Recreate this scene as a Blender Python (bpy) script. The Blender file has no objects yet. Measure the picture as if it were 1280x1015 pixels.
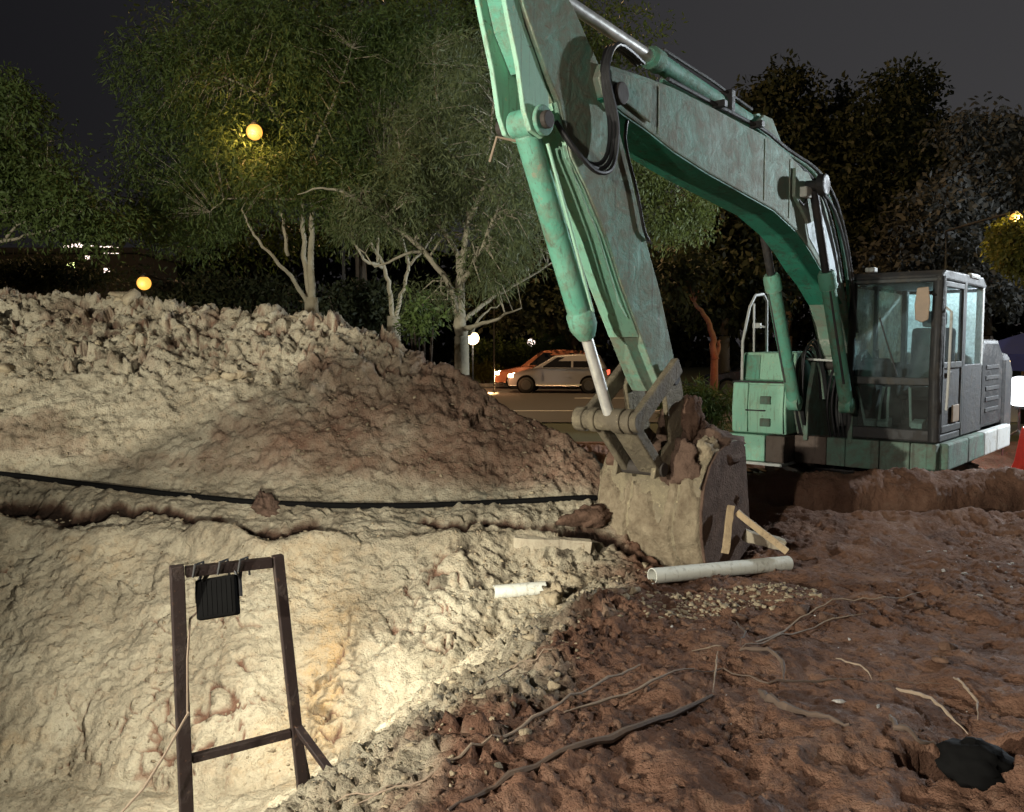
import bpy, math, random
import numpy as np
from mathutils import Vector, Matrix

# ------------------------------------------------------------------ camera, world, lights
sc = bpy.context.scene
C = sc.collection
EYE = 1.6
FPX, CX, CY = 1108.0, 640.0, 507.5
PITCH = math.atan(77.5 / FPX)
cam = bpy.data.cameras.new('camera'); camo = bpy.data.objects.new('camera', cam); C.objects.link(camo)
cam.sensor_width = 36; cam.lens = 36 * FPX / 1280; cam.clip_start = .05; cam.clip_end = 900
camo.location = (0, 0, EYE); camo.rotation_euler = (math.pi / 2 - PITCH, 0, 0)
sc.camera = camo
sc.render.engine = 'CYCLES'
sc.cycles.use_denoising = True
sc.cycles.max_bounces = 6; sc.cycles.transparent_max_bounces = 8
sc.cycles.sample_clamp_indirect = 4; sc.cycles.caustics_reflective = False; sc.cycles.caustics_refractive = False
vs = sc.view_settings
vs.view_transform = 'Standard'; vs.look = 'None'; vs.exposure = 0; vs.gamma = 1; vs.use_curve_mapping = False

SUN_EL, SUN_AZ = math.radians(-4), math.radians(60)
world = bpy.data.worlds.new('World'); sc.world = world; world.use_nodes = True
wn = world.node_tree.nodes; wl = world.node_tree.links; wn.clear()
wo = wn.new('ShaderNodeOutputWorld'); wa = wn.new('ShaderNodeAddShader')
sky = wn.new('ShaderNodeTexSky'); sky.sky_type = 'NISHITA'; sky.sun_disc = False
sky.sun_elevation = SUN_EL; sky.sun_rotation = SUN_AZ
b1 = wn.new('ShaderNodeBackground'); b1.inputs[1].default_value = .05; wl.new(sky.outputs[0], b1.inputs[0])
# town glow on the night sky: greyer towards the town on the right hand, darker to the left
tc = wn.new('ShaderNodeTexCoord'); sx = wn.new('ShaderNodeSeparateXYZ'); wl.new(tc.outputs['Generated'], sx.inputs[0])
mr = wn.new('ShaderNodeMapRange'); mr.inputs[1].default_value = -.7; mr.inputs[2].default_value = .7
mr.interpolation_type = 'SMOOTHSTEP'
wl.new(sx.outputs[0], mr.inputs[0])
mx = wn.new('ShaderNodeMix'); mx.data_type = 'RGBA'
mx.inputs[6].default_value = (.0066, .0064, .0078, 1); mx.inputs[7].default_value = (.043, .041, .0425, 1)
wl.new(mr.outputs[0], mx.inputs[0])
b2 = wn.new('ShaderNodeBackground'); b2.inputs[1].default_value = 1; wl.new(mx.outputs[2], b2.inputs[0])
wl.new(b1.outputs[0], wa.inputs[0]); wl.new(b2.outputs[0], wa.inputs[1]); wl.new(wa.outputs[0], wo.inputs[0])

def spot(name, loc, aim, watts, col, size=120, blend=.5, rad=.08, parent=None):
    l = bpy.data.lights.new(name, 'SPOT'); l.energy = watts; l.color = col
    l.spot_size = math.radians(size); l.spot_blend = blend; l.shadow_soft_size = rad
    o = bpy.data.objects.new(name, l); C.objects.link(o)
    o.location = loc; d = Vector(aim) - Vector(loc)
    o.rotation_euler = d.to_track_quat('-Z', 'Y').to_euler()
    return o
def point(name, loc, watts, col, rad=.1):
    l = bpy.data.lights.new(name, 'POINT'); l.energy = watts; l.color = col; l.shadow_soft_size = rad
    o = bpy.data.objects.new(name, l); C.objects.link(o); o.location = loc
    return o

# lamp positions and powers (each lamp's housing is built further down)
LAMP_A = Vector((-1.275, 3.82, .50))         # floodlight hung in the steel frame
LAMP_B = Vector((-3.4, -1.2, 3.3))          # floodlight on a mast behind the photographer
LAMP_C = Vector((-6.9, -1.5, 2.3))          # floodlight on a tripod by the pit, left of the photographer
LAMP_D = Vector((7.75, 13.5, .88))          # white work lamp behind the excavator
LAMP_E = Vector((10.8, 12.2, 4.3))          # white floodlight on a mast beyond the excavator, to the right
AIM_B, AIM_C, AIM_E = Vector((3.4, 7.5, .9)), Vector((1.6, 8.5, 2.6)), Vector((4.4, 9.6, 2.0))
spot('floodlight_beam', LAMP_A + Vector((.02, .06, -.01)), LAMP_A + Vector((-.25, 2.2, -1.0)), 470, (1, .95, .80), 130, .95, .07)
spot('mast_floodlight_beam', LAMP_B, AIM_B, 1450, (1, .91, .80), 85, .6, .12)
spot('pit_floodlight_beam', LAMP_C, AIM_C, 5000, (1, .95, .80), 100, .6, .08)
spot('far_floodlight_beam', LAMP_E, AIM_E, 4600, (.86, .94, 1), 100, .5, .12)
spot('work_lamp_beam', LAMP_D + Vector((-.20, -.24, 0)), (3.6, 8.6, 1.5), 1800, (.80, .90, 1), 130, .5, .15)

# ------------------------------------------------------------------ helpers
def at(u, v, D):
    """world point seen at pixel (u, v) of the 1280 px photograph at distance D"""
    x = (u - CX) / FPX; y = -(v - CY) / FPX
    r = Vector((x, math.cos(PITCH) + y * math.sin(PITCH), -math.sin(PITCH) + y * math.cos(PITCH)))
    return r * (D / r.y) + Vector((0, 0, EYE))

class MB:
    """collects shapes, build() links them as one mesh object"""
    def __init__(s, T=None): s.v = []; s.f = []; s.T = T
    def add(s, vs_, fs):
        o = len(s.v); s.v += [tuple(q) for q in vs_]; s.f += [tuple(i + o for i in q) for q in fs]
        return s
    def box(s, c, h, ax=None):
        c = Vector(c); ax = ax or (Vector((1, 0, 0)), Vector((0, 1, 0)), Vector((0, 0, 1)))
        vv = []
        for k in range(8):
            sg = ((-1, 1)[k & 1], (-1, 1)[k >> 1 & 1], (-1, 1)[k >> 2])
            vv.append(c + ax[0] * h[0] * sg[0] + ax[1] * h[1] * sg[1] + ax[2] * h[2] * sg[2])
        return s.add(vv, [(0, 2, 3, 1), (4, 5, 7, 6), (0, 1, 5, 4), (2, 6, 7, 3), (0, 4, 6, 2), (1, 3, 7, 5)])
    def bb(s, x0, x1, y0, y1, z0, z1):
        return s.box(((x0 + x1) / 2, (y0 + y1) / 2, (z0 + z1) / 2), (abs(x1 - x0) / 2, abs(y1 - y0) / 2, abs(z1 - z0) / 2))
    def prism(s, prof, y0, y1, ins=0):
        """profile in (x, z), extruded along y; ins shrinks nothing but keeps winding free"""
        n = len(prof)
        vv = [(p[0], y0, p[1]) for p in prof] + [(p[0], y1, p[1]) for p in prof]
        ff = [tuple(range(n)), tuple(range(2 * n - 1, n - 1, -1))]
        ff += [(i, i + n, (i + 1) % n + n, (i + 1) % n) for i in range(n)]
        return s.add(vv, ff)
    def strip(s, pts, y0, y1, t):
        """sheet following an open profile in (x, z), thickness t"""
        n = len(pts); off = []
        for i in range(n):
            a = Vector(pts[max(0, i - 1)]); b = Vector(pts[min(n - 1, i + 1)]); d = (b - a).normalized()
            off.append((pts[i][0] - d.y * t, pts[i][1] + d.x * t))
        return s.prism(list(pts) + off[::-1], y0, y1)
    def tube(s, pts, rad, n=10, cap=True):
        pts = [Vector(p) for p in pts]; m = len(pts)
        if not hasattr(rad, '__len__'): rad = [rad] * m
        vv = []; prev = None
        for i, p in enumerate(pts):
            d = (pts[min(i + 1, m - 1)] - pts[max(i - 1, 0)])
            d = d.normalized() if d.length > 1e-9 else Vector((0, 0, 1))
            if prev is None:
                a = d.orthogonal().normalized()
            else:
                a = prev - d * prev.dot(d); a = a.normalized() if a.length > 1e-6 else d.orthogonal().normalized()
            prev = a; b = d.cross(a)
            for k in range(n):
                t = 2 * math.pi * k / n
                vv.append(p + (a * math.cos(t) + b * math.sin(t)) * rad[i])
        ff = [(i * n + k, i * n + (k + 1) % n, (i + 1) * n + (k + 1) % n, (i + 1) * n + k) for i in range(m - 1) for k in range(n)]
        if cap: ff += [tuple(range(n - 1, -1, -1)), tuple((m - 1) * n + k for k in range(n))]
        return s.add(vv, ff)
    def cyl(s, p0, p1, r, n=16, r1=None): return s.tube([p0, p1], [r, r if r1 is None else r1], n)
    def ball(s, c, r, nu=12, nv=8, sq=(1, 1, 1)):
        vv = []; ff = []
        for j in range(nv + 1):
            ph = math.pi * j / nv
            for i in range(nu):
                th = 2 * math.pi * i / nu
                vv.append((c[0] + r * sq[0] * math.sin(ph) * math.cos(th), c[1] + r * sq[1] * math.sin(ph) * math.sin(th), c[2] + r * sq[2] * math.cos(ph)))
        for j in range(nv):
            for i in range(nu): ff.append((j * nu + i, (j + 1) * nu + i, (j + 1) * nu + (i + 1) % nu, j * nu + (i + 1) % nu))
        return s.add(vv, ff)
    def build(s, name, mat, parent=None, bevel=0, smooth=False, off=(0, 0, 0)):
        me = bpy.data.meshes.new(name); me.from_pydata([(p[0] + off[0], p[1] + off[1], p[2] + off[2]) for p in s.v], [], s.f)
        return finish(name, me, mat, parent, bevel, smooth)

def finish(name, me, mat, parent=None, bevel=0, smooth=False):
    import bmesh
    bm = bmesh.new(); bm.from_mesh(me); bmesh.ops.recalc_face_normals(bm, faces=bm.faces); bm.to_mesh(me); bm.free()
    if smooth:
        me.polygons.foreach_set('use_smooth', [True] * len(me.polygons))
        if smooth != 2:
            try: me.set_sharp_from_angle(angle=math.radians(38))
            except Exception: pass
    o = bpy.data.objects.new(name, me); C.objects.link(o)
    if mat: me.materials.append(M[mat] if isinstance(mat, str) else mat)
    if parent: o.parent = parent
    if bevel:
        b = o.modifiers.new('bevel', 'BEVEL'); b.width = bevel; b.segments = 2; b.limit_method = 'ANGLE'; b.angle_limit = math.radians(35)
    return o

def mesh_np(name, V, Q, mat, parent=None, smooth=False, n=4):
    me = bpy.data.meshes.new(name); V = np.asarray(V, np.float32); Q = np.asarray(Q, np.int32)
    me.vertices.add(len(V)); me.vertices.foreach_set('co', V.ravel())
    me.loops.add(Q.size); me.loops.foreach_set('vertex_index', Q.ravel())
    me.polygons.add(len(Q)); me.polygons.foreach_set('loop_start', np.arange(0, Q.size, n, dtype=np.int32))
    me.polygons.foreach_set('loop_total', np.full(len(Q), n, np.int32))
    if smooth: me.polygons.foreach_set('use_smooth', np.ones(len(Q), bool))
    me.update(calc_edges=True); me.validate()
    o = bpy.data.objects.new(name, me); C.objects.link(o); me.materials.append(M[mat])
    if parent: o.parent = parent
    return o

def tag(o, label=None, cat=None, group=None, kind=None):
    if label: o['label'] = label
    if cat: o['category'] = cat
    if group: o['group'] = group
    if kind: o['kind'] = kind
    return o
def thing(name, label, cat, loc=(0, 0, 0), rz=0, group=None):
    o = bpy.data.objects.new(name, None); C.objects.link(o); o.location = loc; o.rotation_euler = (0, 0, rz)
    o.empty_display_size = .2
    return tag(o, label, cat, group)
def copy_tree(o, parent=None):
    c = o.copy(); C.objects.link(c); c.parent = parent
    for ch in list(o.children): copy_tree(ch, c)
    return c

def spl(pts, k=5):
    """smooth curve through the points"""
    P_ = [Vector(p) for p in pts]; out = []
    for i in range(len(P_) - 1):
        a, b, c, d = P_[max(i - 1, 0)], P_[i], P_[i + 1], P_[min(i + 2, len(P_) - 1)]
        for q in range(k):
            t = q / k; out.append(.5 * ((2 * b) + (c - a) * t + (2 * a - 5 * b + 4 * c - d) * t * t + (3 * b - a - 3 * c + d) * t ** 3))
    return out + [P_[-1]]

# ------------------------------------------------------------------ numpy noise
rng = np.random.default_rng(7)
PERM = rng.permutation(4096).astype(np.int64)
GR = rng.normal(size=(4096, 3)); GR /= np.linalg.norm(GR, axis=1)[:, None]
RND = rng.random((4096, 3))
def hsh(i, j, k): return PERM[(PERM[(PERM[i & 4095] + j) & 4095] + k) & 4095]
def perlin(P):
    I = np.floor(P).astype(np.int64); Fr = P - I; U = Fr * Fr * Fr * (Fr * (Fr * 6 - 15) + 10)
    out = np.zeros(len(P))
    for dx in (0, 1):
        wx = U[:, 0] if dx else 1 - U[:, 0]
        for dy in (0, 1):
            wy = U[:, 1] if dy else 1 - U[:, 1]
            for dz in (0, 1):
                wz = U[:, 2] if dz else 1 - U[:, 2]
                g = GR[hsh(I[:, 0] + dx, I[:, 1] + dy, I[:, 2] + dz)]
                d = g[:, 0] * (Fr[:, 0] - dx) + g[:, 1] * (Fr[:, 1] - dy) + g[:, 2] * (Fr[:, 2] - dz)
                out += wx * wy * wz * d
    return out * 1.5
def fbm(P, sc_, oct_=4, gain=.5):
    o = np.zeros(len(P)); a = 1.
    for k in range(oct_):
        o += a * perlin(P * sc_ * 2 ** k + 17.3 * k); a *= gain
    return o
def worley(P, sc_):
    Q = P * sc_; I = np.floor(Q).astype(np.int64)
    f1 = np.full(len(P), 9.); f2 = np.full(len(P), 9.); cid = np.zeros(len(P), np.int64); df = np.zeros((len(P), 3))
    for dx in (-1, 0, 1):
        for dy in (-1, 0, 1):
            for dz in (-1, 0, 1):
                h = hsh(I[:, 0] + dx, I[:, 1] + dy, I[:, 2] + dz)
                R = RND[h]
                d = (I[:, 0] + dx + R[:, 0] - Q[:, 0]) ** 2 + (I[:, 1] + dy + R[:, 1] - Q[:, 1]) ** 2 + (I[:, 2] + dz + R[:, 2] - Q[:, 2]) ** 2
                m = d < f1
                f2 = np.where(m, f1, np.minimum(f2, d)); cid = np.where(m, h, cid); f1 = np.where(m, d, f1)
                df[m] = (Q - I - R)[m] - np.array([dx, dy, dz])
    tilt = ((RND[(cid * 7 + 13) & 4095] - .5) * df).sum(1) * 2     # each broken block leans its own way
    return np.sqrt(f1), np.sqrt(f2), cid, tilt
def sst(a, b, x):
    t = np.clip((x - a) / (b - a), 0, 1); return t * t * (3 - 2 * t)

# ------------------------------------------------------------------ materials
M = {}
class NT:
    def __init__(s, name):
        m = bpy.data.materials.new(name); m.use_nodes = True; M[name] = m; s.m = m
        s.n = m.node_tree.nodes; s.l = m.node_tree.links
        s.b = s.n['Principled BSDF']; s.out = s.n['Material Output']
    def co(s, scale=1, kind='Object'):
        t = s.n.new('ShaderNodeTexCoord'); mp = s.n.new('ShaderNodeMapping')
        sc_ = scale if hasattr(scale, '__len__') else (scale,) * 3
        mp.inputs['Scale'].default_value = sc_; s.l.new(t.outputs[kind], mp.inputs[0]); return mp.outputs[0]
    def noise(s, co, scale, detail=5, rough=.6, dist=0):
        t = s.n.new('ShaderNodeTexNoise'); t.inputs['Scale'].default_value = scale; t.inputs['Detail'].default_value = detail
        t.inputs['Roughness'].default_value = rough; t.inputs['Distortion'].default_value = dist
        s.l.new(co, t.inputs['Vector']); return t.outputs['Fac']
    def vor(s, co, scale, feat='F1'):
        t = s.n.new('ShaderNodeTexVoronoi'); t.feature = feat; t.inputs['Scale'].default_value = scale
        s.l.new(co, t.inputs['Vector']); return t.outputs['Distance']
    def ramp(s, fac, stops):
        r = s.n.new('ShaderNodeValToRGB'); e = r.color_ramp.elements
        for i, (p, c) in enumerate(stops):
            q = e[i] if i < 2 else e.new(p)
            q.position = p; q.color = (*c, 1) if len(c) == 3 else c
        s.l.new(fac, r.inputs[0]); return r.outputs[0]
    def bw(s, fac, a, b): return s.ramp(fac, [(a, (0, 0, 0)), (b, (1, 1, 1))])
    def mix(s, fac, a, b, mode='MIX'):
        x = s.n.new('ShaderNodeMix'); x.data_type = 'RGBA'; x.blend_type = mode
        for sock, val in ((x.inputs[0], fac), (x.inputs[6], a), (x.inputs[7], b)):
            if hasattr(val, 'is_linked'): s.l.new(val, sock)
            elif hasattr(val, '__len__'): sock.default_value = (*val, 1) if len(val) == 3 else val
            else: sock.default_value = val
        return x.outputs[2]
    def math(s, op, a, b=0):
        x = s.n.new('ShaderNodeMath'); x.operation = op
        for i, val in enumerate((a, b)):
            if hasattr(val, 'is_linked'): s.l.new(val, x.inputs[i])
            else: x.inputs[i].default_value = val
        return x.outputs[0]
    def attr(s, name):
        a = s.n.new('ShaderNodeAttribute'); a.attribute_name = name; return a
    def bump(s, h, dist=.01, strength=1, prev=None):
        b = s.n.new('ShaderNodeBump'); b.inputs['Distance'].default_value = dist; b.inputs['Strength'].default_value = strength
        s.l.new(h, b.inputs['Height'])
        if prev: s.l.new(prev, b.inputs['Normal'])
        return b.outputs[0]
    def set(s, col=None, rough=None, metal=None, normal=None, spec=None):
        for k, v in (('Base Color', col), ('Roughness', rough), ('Metallic', metal), ('Normal', normal), ('Specular IOR Level', spec)):
            if v is None: continue
            if hasattr(v, 'is_linked'): s.l.new(v, s.b.inputs[k])
            elif hasattr(v, '__len__'): s.b.inputs[k].default_value = (*v, 1)
            else: s.b.inputs[k].default_value = v
        return s.m

def mat_soil():
    t = NT('soil'); c = t.co(1)
    a = t.attr('soil'); brown = a.outputs['Fac']  # brown soil mask, with some painted shade in it
    och = t.attr('ochre').outputs['Fac']
    n1 = t.noise(c, 2.2, 6, .62); n2 = t.noise(c, 11, 6, .7); n3 = t.noise(c, 60, 4, .7)
    pale = t.ramp(n1, [(.3, (.175, .15, .105)), (.48, (.315, .28, .205)), (.66, (.40, .365, .275))])
    pale = t.mix(t.math('MULTIPLY', t.bw(n2, .5, .72), .6), pale, (.30, .22, .14))
    rg = t.n.new('ShaderNodeTexNoise'); rg.noise_type = 'RIDGED_MULTIFRACTAL'; rg.inputs['Scale'].default_value = 10; rg.inputs['Detail'].default_value = 5; rg.inputs['Roughness'].default_value = .6; t.l.new(c, rg.inputs['Vector'])
    pale = t.mix(t.math('MULTIPLY', t.bw(rg.outputs['Fac'], .40, .95), .6), pale, (.22, .155, .10))
    fl = t.noise(c, 34, 6, .75); pale = t.mix(t.math('MULTIPLY', t.bw(fl, .54, .64), .55), pale, (.125, .09, .058))
    sc2 = t.noise(t.co((3, 3, 22)), 1, 5, .7, .8); pale = t.mix(t.math('MULTIPLY', t.bw(sc2, .55, .72), .4), pale, (.20, .165, .115))
    pale = t.mix(t.math('MULTIPLY', och, t.bw(n2, .3, .65)), pale, (.46, .27, .09))
    dark = t.ramp(n1, [(.3, (.075, .037, .024)), (.5, (.145, .077, .050)), (.7, (.21, .124, .084))])
    dark = t.mix(t.math('MULTIPLY', t.bw(n2, .55, .8), .5), dark, (.20, .15, .11))
    bm = t.math('ADD', brown, t.math('MULTIPLY', t.math('SUBTRACT', n2, .5), .5))
    bm = t.bw(bm, .22, .78)
    col = t.mix(bm, pale, dark)
    col = t.mix(t.math('MULTIPLY', t.bw(n3, .35, .75), .35), col, t.mix(bm, (.48, .42, .31), (.20, .125, .09)))
    painted_shade = t.attr('painted_shade').outputs['Fac']; col = t.mix(painted_shade, col, (.022, .014, .010))  # nearly black where shade is painted into the ground colour
    h = t.math('ADD', t.math('MULTIPLY', n2, .6), t.math('MULTIPLY', n3, .4))
    nrm = t.bump(h, .032, .7)
    n4 = t.noise(c, 30, 5, .7); nrm = t.bump(n4, .02, .45, nrm)
    sm = t.noise(c, 13, 4, .6, 1.0); nrm = t.bump(sm, .03, .6, nrm); nrm = t.bump(rg.outputs['Fac'], .016, .4, nrm)
    wet = t.math('MULTIPLY', bm, t.bw(t.noise(c, 5.5, 3, .6), .52, .66))
    rough = t.ramp(wet, [(0, (.95,) * 3), (1, (.72,) * 3)])
    t.set(col, rough, 0, nrm, .12)
mat_soil()
def mat_clod(name, c0, c1):
    t = NT(name); c = t.co(1); n = t.noise(c, 9, 6, .7); n2 = t.noise(c, 45, 4, .7)
    t.set(t.mix(t.bw(n, .3, .7), c0, c1), .92, 0, t.bump(t.math('ADD', n, n2), .02, .9), .2)
mat_clod('clod_pale', (.22, .17, .11), (.42, .36, .25))
mat_clod('clod_brown', (.075, .043, .029), (.17, .105, .073))
mat_clod('clod_mid', (.13, .098, .064), (.30, .25, .17))
mat_clod('mud', (.075, .046, .034), (.16, .105, .076))
mat_clod('stone_white', (.28, .26, .24), (.50, .48, .45))
def mat_paint(name, c0, c1, dirt, rust, amount=.5, vary=.6, rough=.66, relief=.006, edge=0):
    """old machine paint: faded patches, runs of dirt, rust freckles and scratches"""
    t = NT(name); c = t.co(1)
    n0 = t.noise(c, 1.6, 4, .6); n1 = t.noise(c, 4.5, 7, .7, .6); n2 = t.noise(c, 24, 6, .7); n3 = t.noise(t.co((60, 60, 5)), 1, 4, .6)
    col = t.mix(t.math('MULTIPLY', t.bw(n0, .35, .65), vary), c0, c1)
    d = t.bw(t.math('ADD', t.math('MULTIPLY', n1, .75), t.math('MULTIPLY', n2, .25)), .62 - amount * .35, .78 - amount * .25)
    col = t.mix(t.math('MULTIPLY', d, .9), col, dirt)
    r = t.bw(t.math('ADD', t.math('MULTIPLY', n2, .6), t.math('MULTIPLY', n3, .4)), .60, .68)
    col = t.mix(t.math('MULTIPLY', r, .8), col, rust)
    runs = t.bw(t.noise(t.co((26, 26, 1.6)), 1, 5, .65), .56, .66)
    col = t.mix(t.math('MULTIPLY', runs, .45), col, tuple(x * .45 for x in dirt))
    chips = t.bw(t.noise(c, 13, 7, .78), .615, .64)
    col = t.mix(t.math('MULTIPLY', chips, .75), col, tuple(min(1, x * 1.5) for x in dirt))
    scr = t.bw(t.noise(t.co((7, 90, 40)), 1, 3, .6), .66, .69)
    col = t.mix(t.math('MULTIPLY', scr, .5), col, rust)
    if edge:                                 # paint rubbed pale along the plate edges
        bv = t.n.new('ShaderNodeBevel'); bv.samples = 3; bv.inputs['Radius'].default_value = .022
        ge = t.n.new('ShaderNodeNewGeometry'); dt = t.n.new('ShaderNodeVectorMath'); dt.operation = 'DOT_PRODUCT'
        t.l.new(bv.outputs[0], dt.inputs[0]); t.l.new(ge.outputs['Normal'], dt.inputs[1])
        em = t.math('MULTIPLY', t.ramp(dt.outputs['Value'], [(.80, (1, 1, 1)), (.985, (0, 0, 0))]), t.bw(n2, .38, .58))
        col = t.mix(t.math('MULTIPLY', em, edge), col, (.46, .50, .42))
    rg = t.ramp(d, [(0, (rough,) * 3), (1, (.9,) * 3)])
    t.set(col, rg, 0, t.bump(t.math('ADD', d, t.math('MULTIPLY', n2, .6)), relief, .7), .4)
mat_paint('teal', (.075, .30, .205), (.20, .42, .31), (.17, .16, .11), (.10, .06, .035), .45, edge=.6)
mat_paint('teal_deep', (.02, .20, .125), (.05, .25, .165), (.06, .075, .05), (.05, .04, .03), .35)
mat_paint('lit_teal', (.42, .52, .54), (.50, .58, .60), (.30, .33, .30), (.2, .17, .12), .3)  # boom paint with the lamp light put into its colour
mat_paint('teal_light', (.24, .52, .38), (.38, .60, .43), (.34, .35, .22), (.14, .08, .04), .22, edge=.7)
mat_paint('boom_paint', (.09, .30, .21), (.24, .32, .255), (.245, .23, .18), (.14, .095, .06), .72, .8, edge=.8)
mat_paint('arm_paint', (.09, .30, .21), (.22, .33, .255), (.215, .20, .14), (.20, .13, .075), .72, .8, edge=.8)
mat_paint('bucket_steel', (.14, .115, .078), (.26, .22, .15), (.30, .255, .16), (.055, .038, .026), .6, .8, .75, .03)
mat_paint('link_steel', (.085, .07, .048), (.15, .125, .085), (.22, .185, .12), (.05, .035, .025), .5, .8, .75, .02)
mat_paint('deck_paint', (.08, .20, .145), (.18, .26, .21), (.115, .105, .085), (.08, .055, .04), .75)
mat_paint('deck_brown', (.10, .075, .06), (.14, .10, .08), (.07, .05, .04), (.06, .035, .025), .5)
mat_paint('black_metal', (.018, .018, .019), (.03, .03, .03), (.06, .05, .04), (.07, .045, .03), .35, .6, .55)
mat_paint('dark_paint', (.035, .036, .038), (.06, .06, .06), (.09, .08, .065), (.08, .05, .035), .4)
mat_paint('cab_paint', (.035, .038, .038), (.055, .06, .06), (.10, .09, .07), (.08, .05, .035), .4)
mat_paint('stand_steel', (.020, .012, .011), (.03, .018, .016), (.045, .03, .022), (.11, .055, .03), .3, .7, .6)
mat_paint('pale_panel', (.50, .52, .50), (.60, .60, .56), (.36, .33, .26), (.2, .14, .09), .3)
mat_paint('worn_white', (.55, .56, .50), (.62, .62, .55), (.36, .33, .24), (.30, .24, .15), .32)
mat_paint('timber', (.34, .25, .145), (.44, .34, .21), (.20, .145, .09), (.12, .08, .05), .4, .8, .8)
mat_paint('old_slab', (.34, .30, .22), (.42, .37, .28), (.26, .21, .15), (.16, .11, .08), .5, .8, .9)
def mat_plain(name, col, rough=.5, metal=0, bumpy=.0):
    t = NT(name); c = t.co(1); n = t.noise(c, 14, 5, .65)
    cc = t.mix(t.bw(n, .3, .7), tuple(x * .82 for x in col), tuple(min(1, x * 1.12) for x in col))
    rr = t.ramp(n, [(0, (max(.02, rough - .12),) * 3), (1, (min(1, rough + .12),) * 3)])
    t.set(cc, rr, metal, t.bump(n, bumpy, .6) if bumpy else None)
mat_plain('chrome', (.78, .78, .74), .34, .55)
mat_plain('rubber', (.018, .018, .018), .65)
mat_plain('hose', (.014, .014, .015), .45)
mat_plain('black_plastic', (.006, .006, .006), .95)
M['black_plastic'].node_tree.nodes['Principled BSDF'].inputs['Specular IOR Level'].default_value = .05
mat_plain('track_steel', (.05, .042, .035), .75, .3, .01)
mat_plain('seat_cloth', (.012, .011, .012), .9)
mat_plain('black_sheet', (.007, .007, .008), .8)
mat_plain('tan_vinyl', (.30, .22, .15), .6)
mat_plain('bark_pale', (.30, .27, .19), .9, 0, .03)
mat_plain('bark_dark', (.07, .055, .04), .9, 0, .03)
mat_plain('bark_red', (.22, .12, .08), .9, 0, .03)
mat_plain('root', (.25, .19, .135), .85, 0, .01)
mat_plain('root_dark', (.09, .062, .045), .85, 0, .01)
NT('silver_paint').set((.36, .36, .38), .3, .4)
NT('orange_lit_paint').set((.34, .13, .07), .3, .3)  # car body colour with the orange light spill put into it
mat_plain('dark_car_paint', (.03, .03, .035), .25, .3)
mat_plain('asphalt', (.052, .05, .048), .85, 0, .01)
mat_plain('concrete', (.30, .29, .27), .85, 0, .01)
mat_plain('grass_ground', (.05, .06, .025), .95, 0, .04)
mat_plain('blue_tarp', (.02, .05, .30), .55)
mat_plain('red_plastic', (.55, .03, .03), .4)
mat_plain('white_plastic', (.7, .7, .7), .4)
mat_plain('pole_metal', (.12, .12, .12), .5, .6)
mat_plain('far_wall', (.045, .043, .038), .9)
mat_plain('line_paint', (.6, .6, .56), .7)
def mat_leaf(name, c0, c1, rough=.6, trans=.35):
    t = NT(name); c = t.co(1); n = t.noise(c, 3.2, 4, .7)
    g = t.n.new('ShaderNodeObjectInfo')
    col = t.mix(t.bw(n, .32, .68), c0, c1)
    t.set(col, rough, 0, None, .35)
    tr = t.n.new('ShaderNodeBsdfTranslucent'); t.l.new(col, tr.inputs[0])
    ms = t.n.new('ShaderNodeMixShader'); ms.inputs[0].default_value = trans
    t.l.new(t.b.outputs[0], ms.inputs[1]); t.l.new(tr.outputs[0], ms.inputs[2]); t.l.new(ms.outputs[0], t.out.inputs[0])
mat_leaf('leaf_mid', (.042, .070, .016), (.105, .150, .040))
mat_leaf('leaf_pale', (.065, .088, .032), (.15, .175, .075))
mat_leaf('leaf_dark', (.020, .028, .012), (.040, .050, .022))
mat_leaf('leaf_grey', (.045, .050, .045), (.085, .09, .082))
mat_leaf('leaf_bright', (.060, .085, .020), (.12, .15, .04))
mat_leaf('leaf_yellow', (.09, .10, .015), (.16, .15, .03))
def mat_emit(name, col, strength):
    t = NT(name); t.set((.02, .02, .02), .6)
    t.b.inputs['Emission Color'].default_value = (*col, 1); t.b.inputs['Emission Strength'].default_value = strength
mat_emit('glow_orange', (1, .45, .07), 1.6)
mat_emit('glow_bulb', (1, .75, .35), 4)
mat_emit('glow_warm', (1, .68, .34), 12)
mat_emit('glow_white', (.95, .97, 1), 40)
mat_emit('glow_glare', (.90, .95, 1), 7)
mat_emit('glow_lamp', (1, .90, .66), 25)
mat_emit('glow_head', (1, .72, .40), 16)
mat_emit('glow_window', (1, .80, .68), 3.2)
mat_emit('glow_green', (.85, 1, .35), 3)
mat_emit('glow_red', (1, .10, .05), 2.5)
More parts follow.
